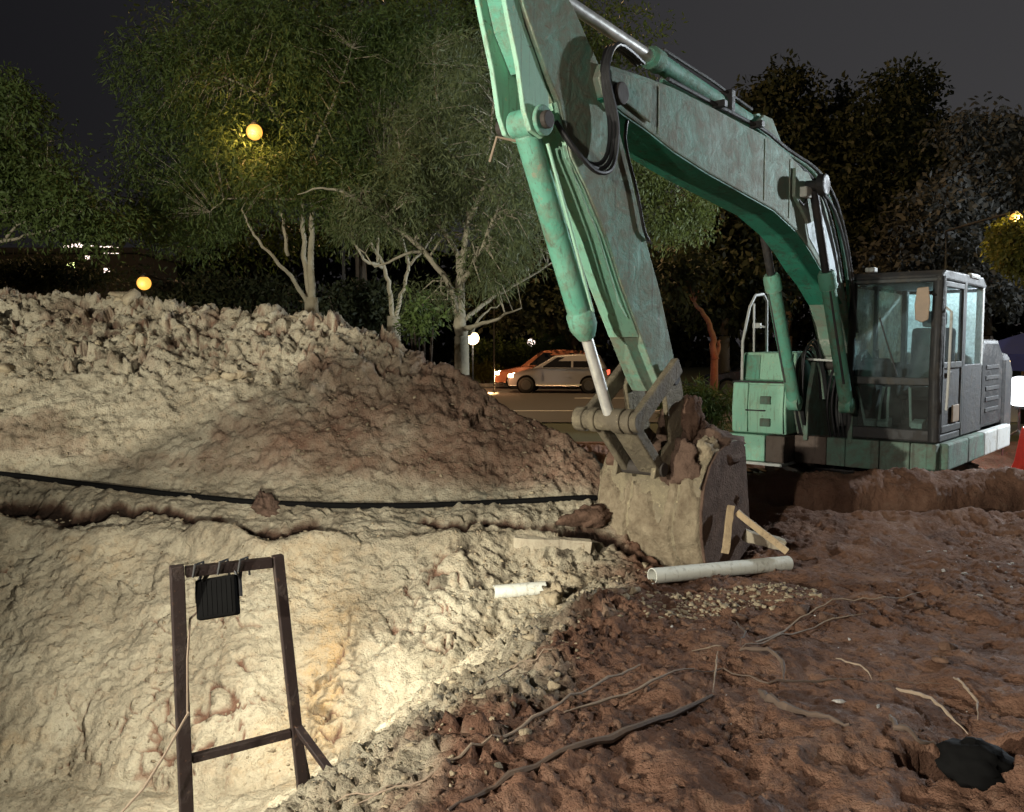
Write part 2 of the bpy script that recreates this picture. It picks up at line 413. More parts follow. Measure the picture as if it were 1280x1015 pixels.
def mat_glass(name, dust, amount, tint=(.8, .9, .9)):
    """dusty pane: partly see-through, partly a film of dust that scatters light"""
    t = NT(name); c = t.co(1); n = t.noise(c, 5, 6, .7); n2 = t.noise(c, 30, 4, .6)
    tp = t.n.new('ShaderNodeBsdfTransparent'); tp.inputs[0].default_value = (*tint, 1)
    gl = t.n.new('ShaderNodeBsdfGlossy'); gl.inputs['Roughness'].default_value = .06
    df = t.n.new('ShaderNodeBsdfDiffuse'); df.inputs[0].default_value = (*dust, 1)
    tl = t.n.new('ShaderNodeBsdfTranslucent'); tl.inputs[0].default_value = (*dust, 1)
    d2 = t.n.new('ShaderNodeMixShader'); d2.inputs[0].default_value = .6; t.l.new(df.outputs[0], d2.inputs[1]); t.l.new(tl.outputs[0], d2.inputs[2])
    m1 = t.n.new('ShaderNodeMixShader'); m1.inputs[0].default_value = .08; t.l.new(tp.outputs[0], m1.inputs[1]); t.l.new(gl.outputs[0], m1.inputs[2])
    m2 = t.n.new('ShaderNodeMixShader')
    fac = t.math('MULTIPLY', t.ramp(t.math('ADD', t.math('MULTIPLY', n, .7), t.math('MULTIPLY', n2, .3)), [(.36, (.25,) * 3), (.62, (1,) * 3)]), amount)
    t.l.new(fac, m2.inputs[0]); t.l.new(m1.outputs[0], m2.inputs[1]); t.l.new(d2.outputs[0], m2.inputs[2]); t.l.new(m2.outputs[0], t.out.inputs[0])
mat_glass('glass_clear', (.4, .42, .4), .14, (.7, .8, .8))
mat_glass('glass_dusty', (.82, .91, .90), .9)
mat_glass('glass_film', (.55, .6, .6), .22, (.9, .95, .95))
def mat_shade(name, col, strength, see):
    t = NT(name); tp = t.n.new('ShaderNodeBsdfTransparent'); em = t.n.new('ShaderNodeEmission'); em.inputs[0].default_value = (*col, 1); em.inputs[1].default_value = strength
    ms = t.n.new('ShaderNodeMixShader'); ms.inputs[0].default_value = see; t.l.new(em.outputs[0], ms.inputs[1]); t.l.new(tp.outputs[0], ms.inputs[2]); t.l.new(ms.outputs[0], t.out.inputs[0])
mat_shade('orange_globe', (1, .42, .07), 1.6, .76)
mat_shade('orange_shade', (1, .36, .05), .75, .72)
mat_plain('car_glass', (.012, .012, .014), .08)
# END_HELPERS

# ------------------------------------------------------------------ terrain
GX0, GX1, GY0, GY1 = -9.0, 9.5, 1.0, 14.5
def interp(x, xs, ys): return np.interp(x, xs, ys)
def pit_s(x, y):
    """signed distance (roughly) right of the pit's right-hand edge"""
    xe = interp(y, [1, 2.6, 3.1, 4.2, 5.4, 6.3, 7.0, 7.6], [-.75, -.42, -.26, .12, .52, .88, 1.05, 1.05])
    return (x - xe) * .92
def base_h(x, y):
    wob = .14 * np.sin(x * 1.7 + 1.1) + .08 * np.sin(x * 4.3) + .05 * np.sin(x * 9.1 + 2)
    # ground on the excavator's side
    g = np.interp(y, [1, 3, 5.5, 7.0, 7.6, 8.15, 8.6, 8.85, 9.25, 12.3, 13.6, 14.5],
                  [0, .03, -.05, -.12, -.06, .09, .33, .28, -.55, -.55, -.05, 0])
    flat = np.interp(y, [1, 3, 5.5, 7.0, 8.2, 9, 14.5], [0, .03, -.05, -.15, -.12, 0, 0])
    wr = sst(1.5, 2.5, x + .06 * (y - 8)) * (1 - sst(7.2, 8.8, x))
    g = flat * (1 - wr) + g * wr
    # groove in front of the berm (broken edge)
    yg = 8.32 + .10 * np.sin(x * 1.3) - .05 * (x - 3.6) ** 2 * .35 + .03 * np.sin(x * 6)
    gd = np.exp(-((y - yg) / .10) ** 2) * sst(2.2, 2.7, x) * (1 - sst(5.6, 6.2, x))
    g = g - .34 * gd
    # bucket hollow
    g = g - .10 * np.exp(-(((x - 1.15) / .55) ** 2 + ((y - 7.1) / .5) ** 2))
    # dark hole at the right
    g = g - .22 * sst(.30, .16, np.sqrt(((x - 1.72) / .9) ** 2 + ((y - 3.28) / .75) ** 2) + .05 * np.sin(9 * x) * np.sin(11 * y))
    # small mound beside the hole, bottom right corner
    g = g + .20 * np.exp(-(((x - 2.1) / .32) ** 2 + ((y - 3.15) / .30) ** 2))
    s = pit_s(x, y)
    dep = sst(.15, -2.0, s) * sst(2.0, 2.9, y) * (1 - sst(8.4, 8.8, x * 0 + 0)) 
    lim = sst(-8.6, -7.6, x)
    g = g - 1.05 * dep * lim * (1 - sst(7.4, 8.0, y))
    # embankment with bench
    ww = wob * .55
    y0 = 5.25 + ww; y1 = 6.55 + ww; y2 = 7.18 + ww * .4
    yc = interp(x, [-9, -5.4, -2.1, -1.34, -.6, 0, .42, .72, 1.3], [9.4, 9.3, 8.9, 8.7, 8.45, 8.15, 7.9, 7.7, 7.5])
    z0 = -1.0 + 0 * x
    z1 = interp(x, [-9, -4, -2, 0, .65, 1.05, 1.5], [.17, .17, .13, .10, -.02, -.14, -.3])
    z2 = interp(x, [-9, -4.2, -2.1, -.5, .65, 1.0, 1.5], [.56, .54, .36, .33, .27, -.02, -.3])
    zc = interp(x, [-9, -5.4, -3.6, -2.1, -1.34, -.6, 0, .42, .72, 1.1, 1.5], [2.12, 2.19, 2.06, 1.93, 1.74, 1.36, .98, .83, .60, .2, -.3])
    e = np.where(y < y0, z0 - (y0 - y) * 2,
        np.where(y < y1, z0 + (z1 - z0) * np.clip((y - y0) / (y1 - y0), 0, 1) ** .9,
        np.where(y < y2, z1 + (z2 - z1) * (y - y1) / (y2 - y1),
        np.where(y < yc, z2 + (zc - z2) * np.clip((y - y2) / np.maximum(yc - y2, .1), 0, 1) ** .92,
                 np.maximum(zc - (y - yc) * .35 - ((y - yc) * .28) ** 2, -.3)))))
    # lip of the bench stands up as broken blocks
    lip = np.exp(-((y - (y1 - .02)) / .07) ** 2) * (.05 + .09 * np.clip(np.sin(x * 2.3 + .6) * np.sin(x * 5.1) + .3, 0, 1)) * sst(1.0, .4, x)
    e = e + lip
    e = e * lim + (-.4) * (1 - lim)
    k = .10
    hm = np.clip(.5 + .5 * (e - g) / k, 0, 1)
    z = g * (1 - hm) + e * hm + k * hm * (1 - hm) * .5
    # fade to level ground at the edges of the patch
    ed = np.minimum.reduce([x - GX0, GX1 - x, y - GY0, (GY1 - y)])
    return z * sst(0, .9, ed), s, (y1, y2, yc), hm, gd

xl = [GX0]
while xl[-1] < GX1: xl.append(xl[-1] + float(np.interp(xl[-1], [-9, -6, -5.4, 4.2, 5.5, 9.5], [.08, .04, .0165, .0165, .03, .08])))
xs = np.array(xl); xs = GX0 + (xs - GX0) * (GX1 - GX0) / (xs[-1] - GX0); nx = len(xs)
dens = lambda y: np.interp(y, [1, 2.4, 3, 5, 5.3, 6.9, 7.2, 9.3, 10, 14.5], [10, 25, 52, 60, 95, 95, 60, 52, 16, 8])
yy = [GY0]
while yy[-1] < GY1: yy.append(yy[-1] + 1 / dens(yy[-1]))
ys = np.array(yy); ys = GY0 + (ys - GY0) * (GY1 - GY0) / (ys[-1] - GY0); ny = len(ys)
XX, YY = np.meshgrid(xs, ys)
x = XX.ravel(); y = YY.ravel()
z, S, (Y1, Y2, YC), HM, gdn = base_h(x, y)
Z2 = z.reshape(ny, nx)
gx = np.gradient(Z2, xs, axis=1).ravel(); gy = np.gradient(Z2, ys, axis=0).ravel()
N = np.stack([-gx, -gy, np.ones_like(gx)], 1); N /= np.linalg.norm(N, axis=1)[:, None]
P = np.stack([x, y, z], 1)
edge = sst(0, 1.2, np.minimum.reduce([x - GX0, GX1 - x, y - GY0, GY1 - y]))
exc = sst(9.0, 9.3, y) * sst(1.6, 2.0, x) * (1 - sst(12.2, 12.8, y))
wq = fbm(P, .9, 3)
Pw = P + np.stack([fbm(P + 31, 2.0, 2), fbm(P + 77, 2.0, 2), fbm(P + 55, 2.0, 2)], 1) * .20 + np.stack([fbm(P + 131, 7.0, 2), fbm(P + 177, 7.0, 2), fbm(P + 155, 7.0, 2)], 1) * .035
f1a, f2a, ca, ta = worley(Pw, 3.6); f1b, f2b, cb, tb_ = worley(Pw, 8.5); f1c, f2c, cc_, tcc = worley(Pw, 19)
big = sst(.02, .24, f2a - f1a); med = sst(.02, .22, f2b - f1b); sml = sst(.02, .22, f2c - f1c)
ra = RND[ca, 0]; rb = RND[cb, 1]; rc = RND[cc_, 2]
up = sst(Y2 - .05, Y2 + .25, y) * HM * (1 - sst(YC + .4, YC + 1.5, y))          # upper slope
upT = np.clip((y - Y2) / np.maximum(YC - Y2, .2), 0, 1)
lump = up * sst(.42, .75, upT + .18 * wq) * (1 - sst(-.9, .2, x))               # crumbled top
wall = HM * (1 - sst(Y1 - .1, Y1 + .03, y))
bench = HM * sst(Y1 - .03, Y1 + .05, y) * (1 - sst(Y2, Y2 + .15, y))
right = (1 - HM) * sst(-.6, .2, S)
pitr = (1 - HM) * (1 - sst(-.6, .2, S))
chunk = np.clip(sst(-1.35, -.55, S) * (1 - sst(.0, .5, S)), 0, 1) * (1 - HM * .7) * sst(2.8, 3.4, y)
patch = sst(-.2, .35, fbm(P + 150, 1.2, 2))
bil = np.abs(fbm(P + 61, 5.5, 4, .6))
disp = .05 * fbm(P, 1.3, 3) + .017 * fbm(P + 9, 4.5, 5, .62)
hf = fbm(P + 88, 11, 4, .7); ridg = 1 - 2 * np.abs(fbm(P + 93, 4.2, 4, .62))
pA = sst(.0, .13, f2a - f1a); pB = sst(.0, .13, f2b - f1b)
disp += lump * (.10 * ta + .055 * tb_ + .022 * tcc + .030 * pA * (.25 + .8 * ra) + .012 * pB * (.2 + rb) * (.4 + patch) + .006 * sml * rc - .05 + .020 * ridg + .012 * hf)
disp += up * (1 - lump) * (.022 * ta + .022 * tb_ + .012 * tcc + .014 * ridg + .016 * hf)
disp += wall * (.028 * ta * patch + .018 * tb_ + .010 * tcc + .006 * big * ra + .010 * med * rb + .006 * sml * rc + .012 * ridg + .009 * hf + .010 * fbm(P * np.array([2.2, 1, .6]), 7, 3))
disp += bench * (.03 * big * ra + .01 * med + .012 * hf)
tramp = sst(-.25, .3, fbm(P + 40, .8, 2))
disp += right * (.020 * ta * tramp + .020 * tb_ * tramp + .010 * tcc + .008 * big * ra + .006 * med * rb * tramp + .006 * sml * rc * tramp + .012 * ridg * (.3 + tramp) + .009 * hf + .035 * fbm(P + 71, 2.4, 2))
disp += pitr * (.02 * med * rb + .012 * sml * rc)
disp += chunk * (.05 * tb_ + .03 * tcc + .03 * med * rb + .015 * sml * rc + .02)
# cracks: thin gaps between blocks, only in some patches
cm = sst(.05, .35, fbm(P + 120, 1.0, 3))
disp -= (wall + bench) * cm * .05 * sst(.045, .008, f2a - f1a) + (lump * patch + .25 * up * sst(.1, .4, wq)) * .04 * sst(.06, .01, f2a - f1a)
# long broken gap along the foot of the bench and along its lip
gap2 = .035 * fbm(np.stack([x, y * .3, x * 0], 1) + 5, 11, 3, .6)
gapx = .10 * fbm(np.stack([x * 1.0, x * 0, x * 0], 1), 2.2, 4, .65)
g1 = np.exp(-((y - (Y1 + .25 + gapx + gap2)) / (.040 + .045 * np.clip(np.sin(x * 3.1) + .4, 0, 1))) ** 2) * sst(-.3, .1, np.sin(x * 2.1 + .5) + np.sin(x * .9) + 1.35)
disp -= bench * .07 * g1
disp = disp * edge * (1 - .92 * exc)
near = sst(2.6, 1.6, y)
disp *= 1 - .6 * near
wn_ = np.clip(1.2 - N[:, 2], 0, 1)[:, None]
Nd = N * (.35 + .65 * wn_) + np.array([0, 0, 1]) * (.65 - .65 * wn_)
Pf = P + Nd * disp[:, None]
TZ = Pf[:, 2].reshape(ny, nx)
def hz(px, py):
    """terrain height lookup"""
    i = np.clip(np.searchsorted(xs, px) - 1, 0, nx - 2); j = np.clip(np.searchsorted(ys, py) - 1, 0, ny - 2)
    fx = (px - xs[i]) / (xs[i + 1] - xs[i]); fy = (py - ys[j]) / (ys[j + 1] - ys[j])
    return (TZ[j, i] * (1 - fx) + TZ[j, i + 1] * fx) * (1 - fy) + (TZ[j + 1, i] * (1 - fx) + TZ[j + 1, i + 1] * fx) * fy
idx = np.arange(nx * ny).reshape(ny, nx)
Q = np.stack([idx[:-1, :-1].ravel(), idx[:-1, 1:].ravel(), idx[1:, 1:].ravel(), idx[1:, :-1].ravel()], 1)
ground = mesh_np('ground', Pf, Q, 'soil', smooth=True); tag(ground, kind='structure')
# pale clay (0) or brown topsoil (1); some shade is painted in too
nb = fbm(P + 200, 1.6, 4, .6)
soil = sst(-.45, .30, S + .30 * nb) * (1 - HM * sst(.9, .2, x))
soil = np.maximum(soil, sst(YC + .05, YC + .6, y) * HM)
soil = np.maximum(soil, up * (.54 + .25 * nb) * sst(-.3, .35, (x + 2.95) - 1.5 * upT + .35 * nb))  # brown soil, which also paints in the diagonal shadow across the slope
soil = np.maximum(soil, up * .5 * sst(.2, .06, upT + .08 * nb))  # strip at the slope foot darkened as a painted shadow
soil = np.maximum(soil, lump * .75 * np.maximum(1 - pA, .7 * (1 - pB) * patch))  # gaps between lumps browned as painted crevice shade
painted_shade = np.clip(1.3 * g1 * (bench + wall) - .15, 0, 1)  # ragged shadow behind the bench lip, painted in colour
painted_holes = sst(.25, .5, fbm(P + 500, 5.5, 3, .6)) * sst(-.9, -.3, x) * sst(.9, .4, x) * wall * sst(Y1 - .9, Y1 - .3, y)
painted_shade = np.maximum(painted_shade, .85 * painted_holes)  # dark holes in the wall, painted as shade only
painted_shade = np.maximum(painted_shade, .6 * (wall + .7 * bench) * sst(.1, .45, fbm(P + 610, 1.3, 3)) * sst(.13, .05, f2b - f1b))  # shade painted into the fine wall cracks
painted_shade = np.maximum(painted_shade, .55 * lump * sst(.1, .45, fbm(P + 640, 1.1, 3)) * sst(.10, .03, f2a - f1a))  # shade painted between the blocks of the crumbled top
painted_shade = np.maximum(painted_shade, .75 * gdn * (1 - HM))  # shade of the berm groove painted in
soil = np.maximum(soil, np.clip(1.15 * g1 * (bench + wall), 0, 1))  # brown follows the painted lip shadow as well
soil = np.maximum(soil, (wall + bench) * cm * .8 * sst(.05, .01, f2a - f1a))  # larger cracks browned to read as shaded
soil = np.maximum(soil, up * .45 * sst(.1, .5, fbm(P + 300, 1.4, 3)))
soil = np.maximum(soil, sst(.55, 1.1, x) * 1.0)
soil = np.maximum(soil, .68 * up * sst(-1.7, -.6, x + .3 * nb))
soil = np.maximum(soil, sst(9.4, 10, y))
at_ = ground.data.attributes.new('soil', 'FLOAT', 'POINT'); at_.data.foreach_set('value', soil.astype(np.float32))  # brown soil together with the painted shade
at_ = ground.data.attributes.new('painted_shade', 'FLOAT', 'POINT'); at_.data.foreach_set('value', painted_shade.astype(np.float32))
oc = np.exp(-(((x + 1.22) / .16) ** 2 + ((y - 5.65) / .5) ** 2)) * .8 + .2 * wall * sst(.2, .6, fbm(P + 400, 1.2, 3))
at_ = ground.data.attributes.new('ochre', 'FLOAT', 'POINT'); at_.data.foreach_set('value', oc.astype(np.float32))

# level ground beyond the dig, out to the horizon (open where the dig is)
RZ = -.30
def gz(D): return -.03 if D < 18 else RZ - .03
gv = [(-400, -60, -.03), (400, -60, -.03), (400, 18, -.03), (-400, 18, -.03), (GX0 + .3, GY0 + .3, -.03), (GX1 - .3, GY0 + .3, -.03), (GX1 - .3, GY1 - .3, -.03), (GX0 + .3, GY1 - .3, -.03),
      (-400, 20.5, RZ - .03), (400, 20.5, RZ - .03), (400, 600, RZ - .03), (-400, 600, RZ - .03)]
o = MB().add(gv, [(0, 1, 5, 4), (1, 2, 6, 5), (2, 3, 7, 6), (3, 0, 4, 7), (3, 2, 9, 8), (8, 9, 10, 11)]).build('ground_beyond', 'grass_ground'); tag(o, kind='structure')
o = MB().add([(-120, 21.5, RZ), (120, 21.5, RZ), (120, 39.5, RZ), (-120, 39.5, RZ)], [(0, 1, 2, 3)]).build('road', 'asphalt'); tag(o, kind='structure')
kerb = MB()
for k in range(60):
    x0 = -30 + k * 1.0
    kerb.bb(x0, x0 + .985, 39.5, 39.75, RZ - .02, RZ + .14)
tag(kerb.build('kerb', 'concrete', bevel=.01), kind='structure')
ln = MB()
for k in range(12): ln.add([(-20 + k * 4, 25.1, RZ + .004), (-18 + k * 4, 25.1, RZ + .004), (-18 + k * 4, 25.25, RZ + .004), (-20 + k * 4, 25.25, RZ + .004)], [(0, 1, 2, 3)])
for k in range(30): ln.add([(2.2 + k * .6, 31.0, RZ + .004), (2.2 + k * .6 + .6, 31.0, RZ + .004), (2.2 + k * .6 + .6, 31.25, RZ + .004), (2.2 + k * .6, 31.25, RZ + .004)], [(0, 1, 2, 3)])
tag(ln.build('road_marking', 'line_paint'), kind='structure')

# loose clods: a library of broken lumps, scattered as stuff, the larger ones single things
random.seed(3)
def clod_mesh(seed, nu=7, nv=5):
    r = random.Random(seed); m = MB(); m.ball((0, 0, 0), 1, nu, nv)
    pl = []
    for k in range(8):
        n_ = Vector((r.gauss(0, 1), r.gauss(0, 1), r.gauss(0, 1))).normalized(); pl.append((n_, .26 + .5 * r.random()))
    st = (1 + .5 * r.random(), .7 + .4 * r.random(), .5 + .4 * r.random()); V = []
    for p in m.v:
        q = Vector(p).normalized(); k = min([1.1] + [d_ / max(n_.dot(q), 1e-3) for n_, d_ in pl if n_.dot(q) > 0]) * (.93 + .14 * r.random())
        V.append((q.x * k * st[0], q.y * k * st[1], q.z * k * st[2]))
    # merge the poles so the lump stays closed
    for i in range(nu): V[i] = V[0]; V[nv * nu + i] = V[nv * nu]
    return np.array(V), np.array(m.f)
LIB = [clod_mesh(s, 7, 5) for s in range(16)]
def scatter(name, mat, pts, sizes, label, cat, seed=0):
    r = np.random.default_rng(seed); Vs = []; Qs = []; o_ = 0
    for (px, py), s in zip(pts, sizes):
        V, F_ = LIB[r.integers(len(LIB))]
        a, b_, c_ = r.random(3) * 6.28
        Rm = np.array(Matrix.Rotation(a, 3, 'Z') @ Matrix.Rotation(b_, 3, 'X'))
        W_ = (V @ Rm.T) * s * np.array([1, 1, .85]) + np.array([px, py, float(hz(px, py)) + s * .08])
        Vs.append(W_); Qs.append(F_ + o_); o_ += len(V)
    ob = mesh_np(name, np.concatenate(Vs), np.concatenate(Qs), mat); tag(ob, label, cat, kind='stuff'); return ob
def along_edge(n, smin, smax, y0, y1, seed):
    r = np.random.default_rng(seed); out = []
    while len(out) < n:
        py = y0 + (y1 - y0) * r.random(); ps = smin + (smax - smin) * r.beta(2, 2)
        xe = np.interp(py, [1, 2.6, 3.1, 4.2, 5.4, 6.3, 7.0, 7.6], [-.75, -.42, -.26, .12, .52, .88, 1.05, 1.05])
        out.append((xe + ps / .92, py))
    return out
r_ = np.random.default_rng(11)
pts = along_edge(1500, -1.3, .22, 3.0, 6.6, 1); scatter('clay_crumbs', 'clod_pale', pts, .008 + .024 * r_.random(1500) ** 2.4, 'pale clay crumbs strewn down the edge of the pit', 'clay crumbs', 2)
pts = along_edge(420, -.2, 1.2, 2.9, 6.6, 4); scatter('soil_crumbs', 'clod_brown', pts, .008 + .026 * r_.random(420) ** 2.4, 'dark brown soil crumbs strewn beside the pit', 'soil crumbs', 5)
pts = [(1.2 + 5.5 * a_, 2.9 + 5.2 * b_) for a_, b_ in r_.random((380, 2))]; scatter('topsoil_crumbs', 'clod_brown', pts, .008 + .030 * r_.random(380) ** 2.5, 'loose brown topsoil crumbs over the trampled ground', 'soil crumbs', 6)
pts = [(-6.5 + 6.5 * a_, 7.9 + 1.6 * b_) for a_, b_ in r_.random((160, 2))]; scatter('slope_crumbs', 'clod_pale', pts, .012 + .03 * r_.random(160) ** 2.2, 'crumbled pale clay over the top of the embankment', 'clay crumbs', 7)
pts = [(-5 + 5.5 * a_, 5.2 + 2.2 * b_) for a_, b_ in r_.random((420, 2))]; scatter('wall_crumbs', 'clod_pale', pts, .008 + .02 * r_.random(420) ** 2.2, 'small pale clay crumbs caught on the cut pit wall', 'clay crumbs', 8)
pts = [(3.2 + 2.4 * a_, 5.9 + 1.5 * b_) for a_, b_ in r_.random((110, 2))]; scatter('pale_chippings', 'stone_white', pts, .006 + .016 * r_.random(110) ** 3, 'scattered white stone chippings on the brown ground', 'chippings', 9)
pts = [(.8 + 3.2 * a_, 3.0 + 3.0 * b_) for a_, b_ in r_.random((22, 2))]; scatter('white_chips', 'stone_white', pts, .006 + .016 * r_.random(22) ** 2, 'a few white chips among the roots', 'chippings', 10)
pts = [(.80 + 1.25 * a_, 5.45 + .45 * a_ + .55 * (b_ - .5)) for a_, b_ in r_.random((520, 2))]; scatter('pipe_crumbs', 'clod_pale', pts, .008 + .028 * r_.random(520) ** 2, 'pale clay crumbs heaped in front of the long pipe', 'clay crumbs', 12)
pts = [(-5.6 + 6.2 * a_, 7.3 + 2.0 * b_) for a_, b_ in r_.random((2200, 2))]; scatter('bank_crumbs', 'clod_mid', pts, .006 + .026 * r_.random(2200) ** 3, 'loose crumbs of clay lying all over the embankment slope', 'clay crumbs', 31)
pts = [(-4.6 + 5.0 * a_, 5.1 + 1.6 * b_) for a_, b_ in r_.random((1600, 2))]; scatter('face_crumbs', 'clod_mid', pts, .005 + .018 * r_.random(1600) ** 3, 'brownish grit and crumbs stuck to the cut pit wall', 'clay crumbs', 32)
pts = along_edge(1500, -1.5, .3, 2.9, 6.7, 33); scatter('edge_grit', 'clod_mid', pts, .005 + .018 * r_.random(1500) ** 2.5, 'fine brownish grit along the foot of the pit wall', 'clay crumbs', 34)
# single clods
def clod(name, loc, size, mat, label, group=None, seed=0, sq=(1, 1, 1)):
    big_ = group is None; V, F_ = clod_mesh(seed, 34 if big_ else 10, 22 if big_ else 7); n_ = fbm(V + seed, 1.7, 5 if big_ else 3, .65)[:, None]
    V = V * (1 + (.42 if big_ else .25) * n_) * size * np.array(sq)
    ob = mesh_np(name, V, F_, mat, smooth=False); ob.location = loc; ob.rotation_euler = (0, 0, seed * 1.3)
    return tag(ob, label, 'clod', group)
for k, (px, py) in enumerate(along_edge(22, -.75, .25, 3.3, 6.7, 21)):
    sz = .025 + .035 * random.random()
    clod('clay_clod', (px, py, float(hz(px, py)) + sz * .3), sz, 'clod_pale', 'fist sized pale clay clod lying loose along the edge of the pit', 'clay clods along the pit edge', k)
for k in range(18):
    px, py = 1.3 + 2.8 * random.random(), 3.0 + 2.6 * random.random(); sz = .03 + .055 * random.random()
    clod('soil_clod', (px, py, float(hz(px, py)) + sz * .3), sz, 'clod_brown', 'dark brown soil clod lying among roots on the trampled ground', 'brown clods among the roots', 60 + k)
for k in range(24):
    px = -5.4 + 4.6 * random.random(); py = 8.1 + 1.0 * random.random(); sz = .05 + .08 * random.random() ** 2
    clod('slope_clod', (px, py, float(hz(px, py)) + sz * .3), sz, 'clod_pale', 'pale clay lump on the crumbled top of the embankment', 'clay lumps on the embankment top', 120 + k)
clod('shadow_lump', (-1.98, 6.95, float(hz(-1.98, 6.95)) + .03), .15, 'mud', 'dark square lump added as a shadow blob on the bench', None, 301, (1.2, .8, .9))  # added lump, stands in for a shadow blob
clod('clay_chunk', (.30, 6.05, float(hz(.30, 6.05)) + .10), .15, 'clod_pale', 'tall broken pale clay chunk standing at the end of the short pipe', None, 311, (.9, .8, 1.3))
clod('earth_lump', (.62, 7.0, float(hz(.62, 7.0)) + .05), .2, 'clod_brown', 'grey brown earth lump in the hollow left of the bucket', None, 317, (1.2, .8, .8))

# unseen soil mound, added and shaped to cast the diagonal shadow on the bank
hc = Vector((-5.30, 1.05)); az = math.radians(32); tx, ty = math.cos(az), -math.sin(az); fx_, fy_ = math.sin(az), math.cos(az)
n1_, n2_ = 90, 60; tt = np.linspace(-2.3, 1.25, n1_); ff_ = np.linspace(-1.25, 1.25, n2_); TT, FF = np.meshgrid(tt, ff_); TT = TT.ravel(); FF = FF.ravel()
rh = np.interp(TT, [-2.3, -1.5, -1.0, -.62, -.36, -.22, .10, .27, .36, .55, 1.25], [0, 1.66, 1.74, 1.80, 2.0, 2.22, 2.24, 2.16, 1.7, 1.0, 0])
hh = rh * np.clip(1 - np.abs(FF) / 1.2, 0, 1) ** .8
HP = np.stack([hc.x + TT * tx + FF * fx_, hc.y + TT * ty + FF * fy_, hh], 1)
HP[:, 2] += (.05 * fbm(HP, 3, 4, .6)) * sst(0, .2, hh) - .06
iq = np.arange(n1_ * n2_).reshape(n2_, n1_)
hq = np.stack([iq[:-1, :-1].ravel(), iq[:-1, 1:].ravel(), iq[1:, 1:].ravel(), iq[1:, :-1].ravel()], 1)
tag(mesh_np('shade_mound', HP, hq, 'clod_brown', smooth=True), 'unseen brown soil mound added to shade the middle of the embankment', 'shade mound')

# ------------------------------------------------------------------ excavator
# local axes: x = forward along the boom, y = to the machine's left, z = up; boom foot pin at (0, 0, H)
EXG = -.55; H = 1.375 - EXG
ex = thing('excavator', 'worn teal excavator reaching over the pit with its muddy bucket down', 'excavator', (3.715, 10.0, EXG), math.radians(230))
OFF = (0, 0, H)
def xp(m, name, mat, parent=None, bevel=0, smooth=False): return m.build(name, mat, parent or ex, bevel, smooth, OFF)
def rib(d): return Vector((d[0], d[1], d[2]))

# undercarriage: tracks lie along the pit edge, turned against the upper body
UX = Vector((-.643, .766, 0)); UY = Vector((-.766, -.643, 0)); UC = Vector((-.55, 0, 0)); ZG = -H
def U(u, w, zz): return UC + UX * u + UY * w + Vector((0, 0, zz))
for side in (1, -1):
    tr = MB(); 
    tr.box(U(0, side * .98, ZG + .36), (1.45, .16, .17), (UX, UY, Vector((0, 0, 1))))
    trk = xp(tr, 'track', 'track_steel', bevel=.02)
    for e_ in (-1, 1):
        w = MB().cyl(U(e_ * 1.55, side * .98 - .13, ZG + .37), U(e_ * 1.55, side * .98 + .13, ZG + .37), .30, 20)
        xp(w, 'idler' if e_ > 0 else 'sprocket', 'track_steel', trk, .01)
    for q in range(6):
        w = MB().cyl(U(-1.1 + q * .44, side * .98 - .12, ZG + .16), U(-1.1 + q * .44, side * .98 + .12, ZG + .16), .09, 12)
        xp(w, 'roller', 'track_steel', trk)
    per = 2 * 3.1 + 2 * math.pi * .34; n_ = 44; shoe = None
    for q in range(n_):
        s_ = per * q / n_
        if s_ < 3.1: uu, zz, an = -1.55 + s_, .37 + .34, 0
        elif s_ < 3.1 + math.pi * .34: t_ = (s_ - 3.1) / .34; uu, zz, an = 1.55 + .34 * math.sin(t_), .37 + .34 * math.cos(t_), t_
        elif s_ < 6.2 + math.pi * .34: uu, zz, an = 1.55 - (s_ - 3.1 - math.pi * .34), .37 - .34, math.pi
        else: t_ = (s_ - 6.2 - math.pi * .34) / .34; uu, zz, an = -1.55 - .34 * math.sin(t_), .37 - .34 * math.cos(t_), math.pi + t_
        if shoe is None:
            sm = MB(); sm.box((0, 0, 0), (.066, .29, .012)); sm.box((-.03, 0, .022), (.008, .285, .016)); sm.box((.03, 0, .022), (.008, .285, .016))
            shoe = sm.build('track_shoe', 'track_steel', trk)
            so = shoe
        else:
            so = shoe.copy(); C.objects.link(so); so.parent = trk
        base = U(uu, side * .98, ZG + zz) + Vector(OFF)
        rot = Matrix.Rotation(math.atan2(UX.y, UX.x), 4, 'Z') @ Matrix.Rotation(an, 4, 'Y')
        so.matrix_local = Matrix.Translation(base) @ rot
    shoe = None
cf = MB(); cf.box(U(0, 0, ZG + .55), (.8, .98, .16), (UX, UY, Vector((0, 0, 1)))); cf.cyl(U(0, 0, ZG + .6), U(0, 0, -1.08), .55, 28)
xp(cf, 'undercarriage_frame', 'black_metal', bevel=.02)

# upper deck
dk = MB(); dk.bb(-3.0, .25, -1.05, 1.1, -1.09, -.84); xp(dk, 'deck_frame', 'black_metal', bevel=.015)
for b0, b1_, a_, m_ in ((-.38, -.02, .36, 'deck_brown'), (-.012, .19, .37, 'deck_paint'), (.20, .55, .385, 'deck_paint'), (.558, .86, .38, 'deck_paint'), (.868, 1.12, .385, 'deck_paint')):
    p_ = MB().bb(a_ - .14, a_, b0, b1_, -1.11, -.80); xp(p_, 'deck_panel', m_, bevel=.012)
p_ = MB().bb(.30, .62, -1.10, -.62, -1.10, -.80); xp(p_, 'deck_panel', 'teal_light', bevel=.015)
p_ = MB().bb(.30, .615, -.612, -.39, -1.10, -.80); xp(p_, 'deck_panel', 'deck_brown', bevel=.015)
e_ = MB().bb(.28, .66, -1.10, -.39, -1.135, -1.105); xp(e_, 'deck_edge', 'pale_panel')
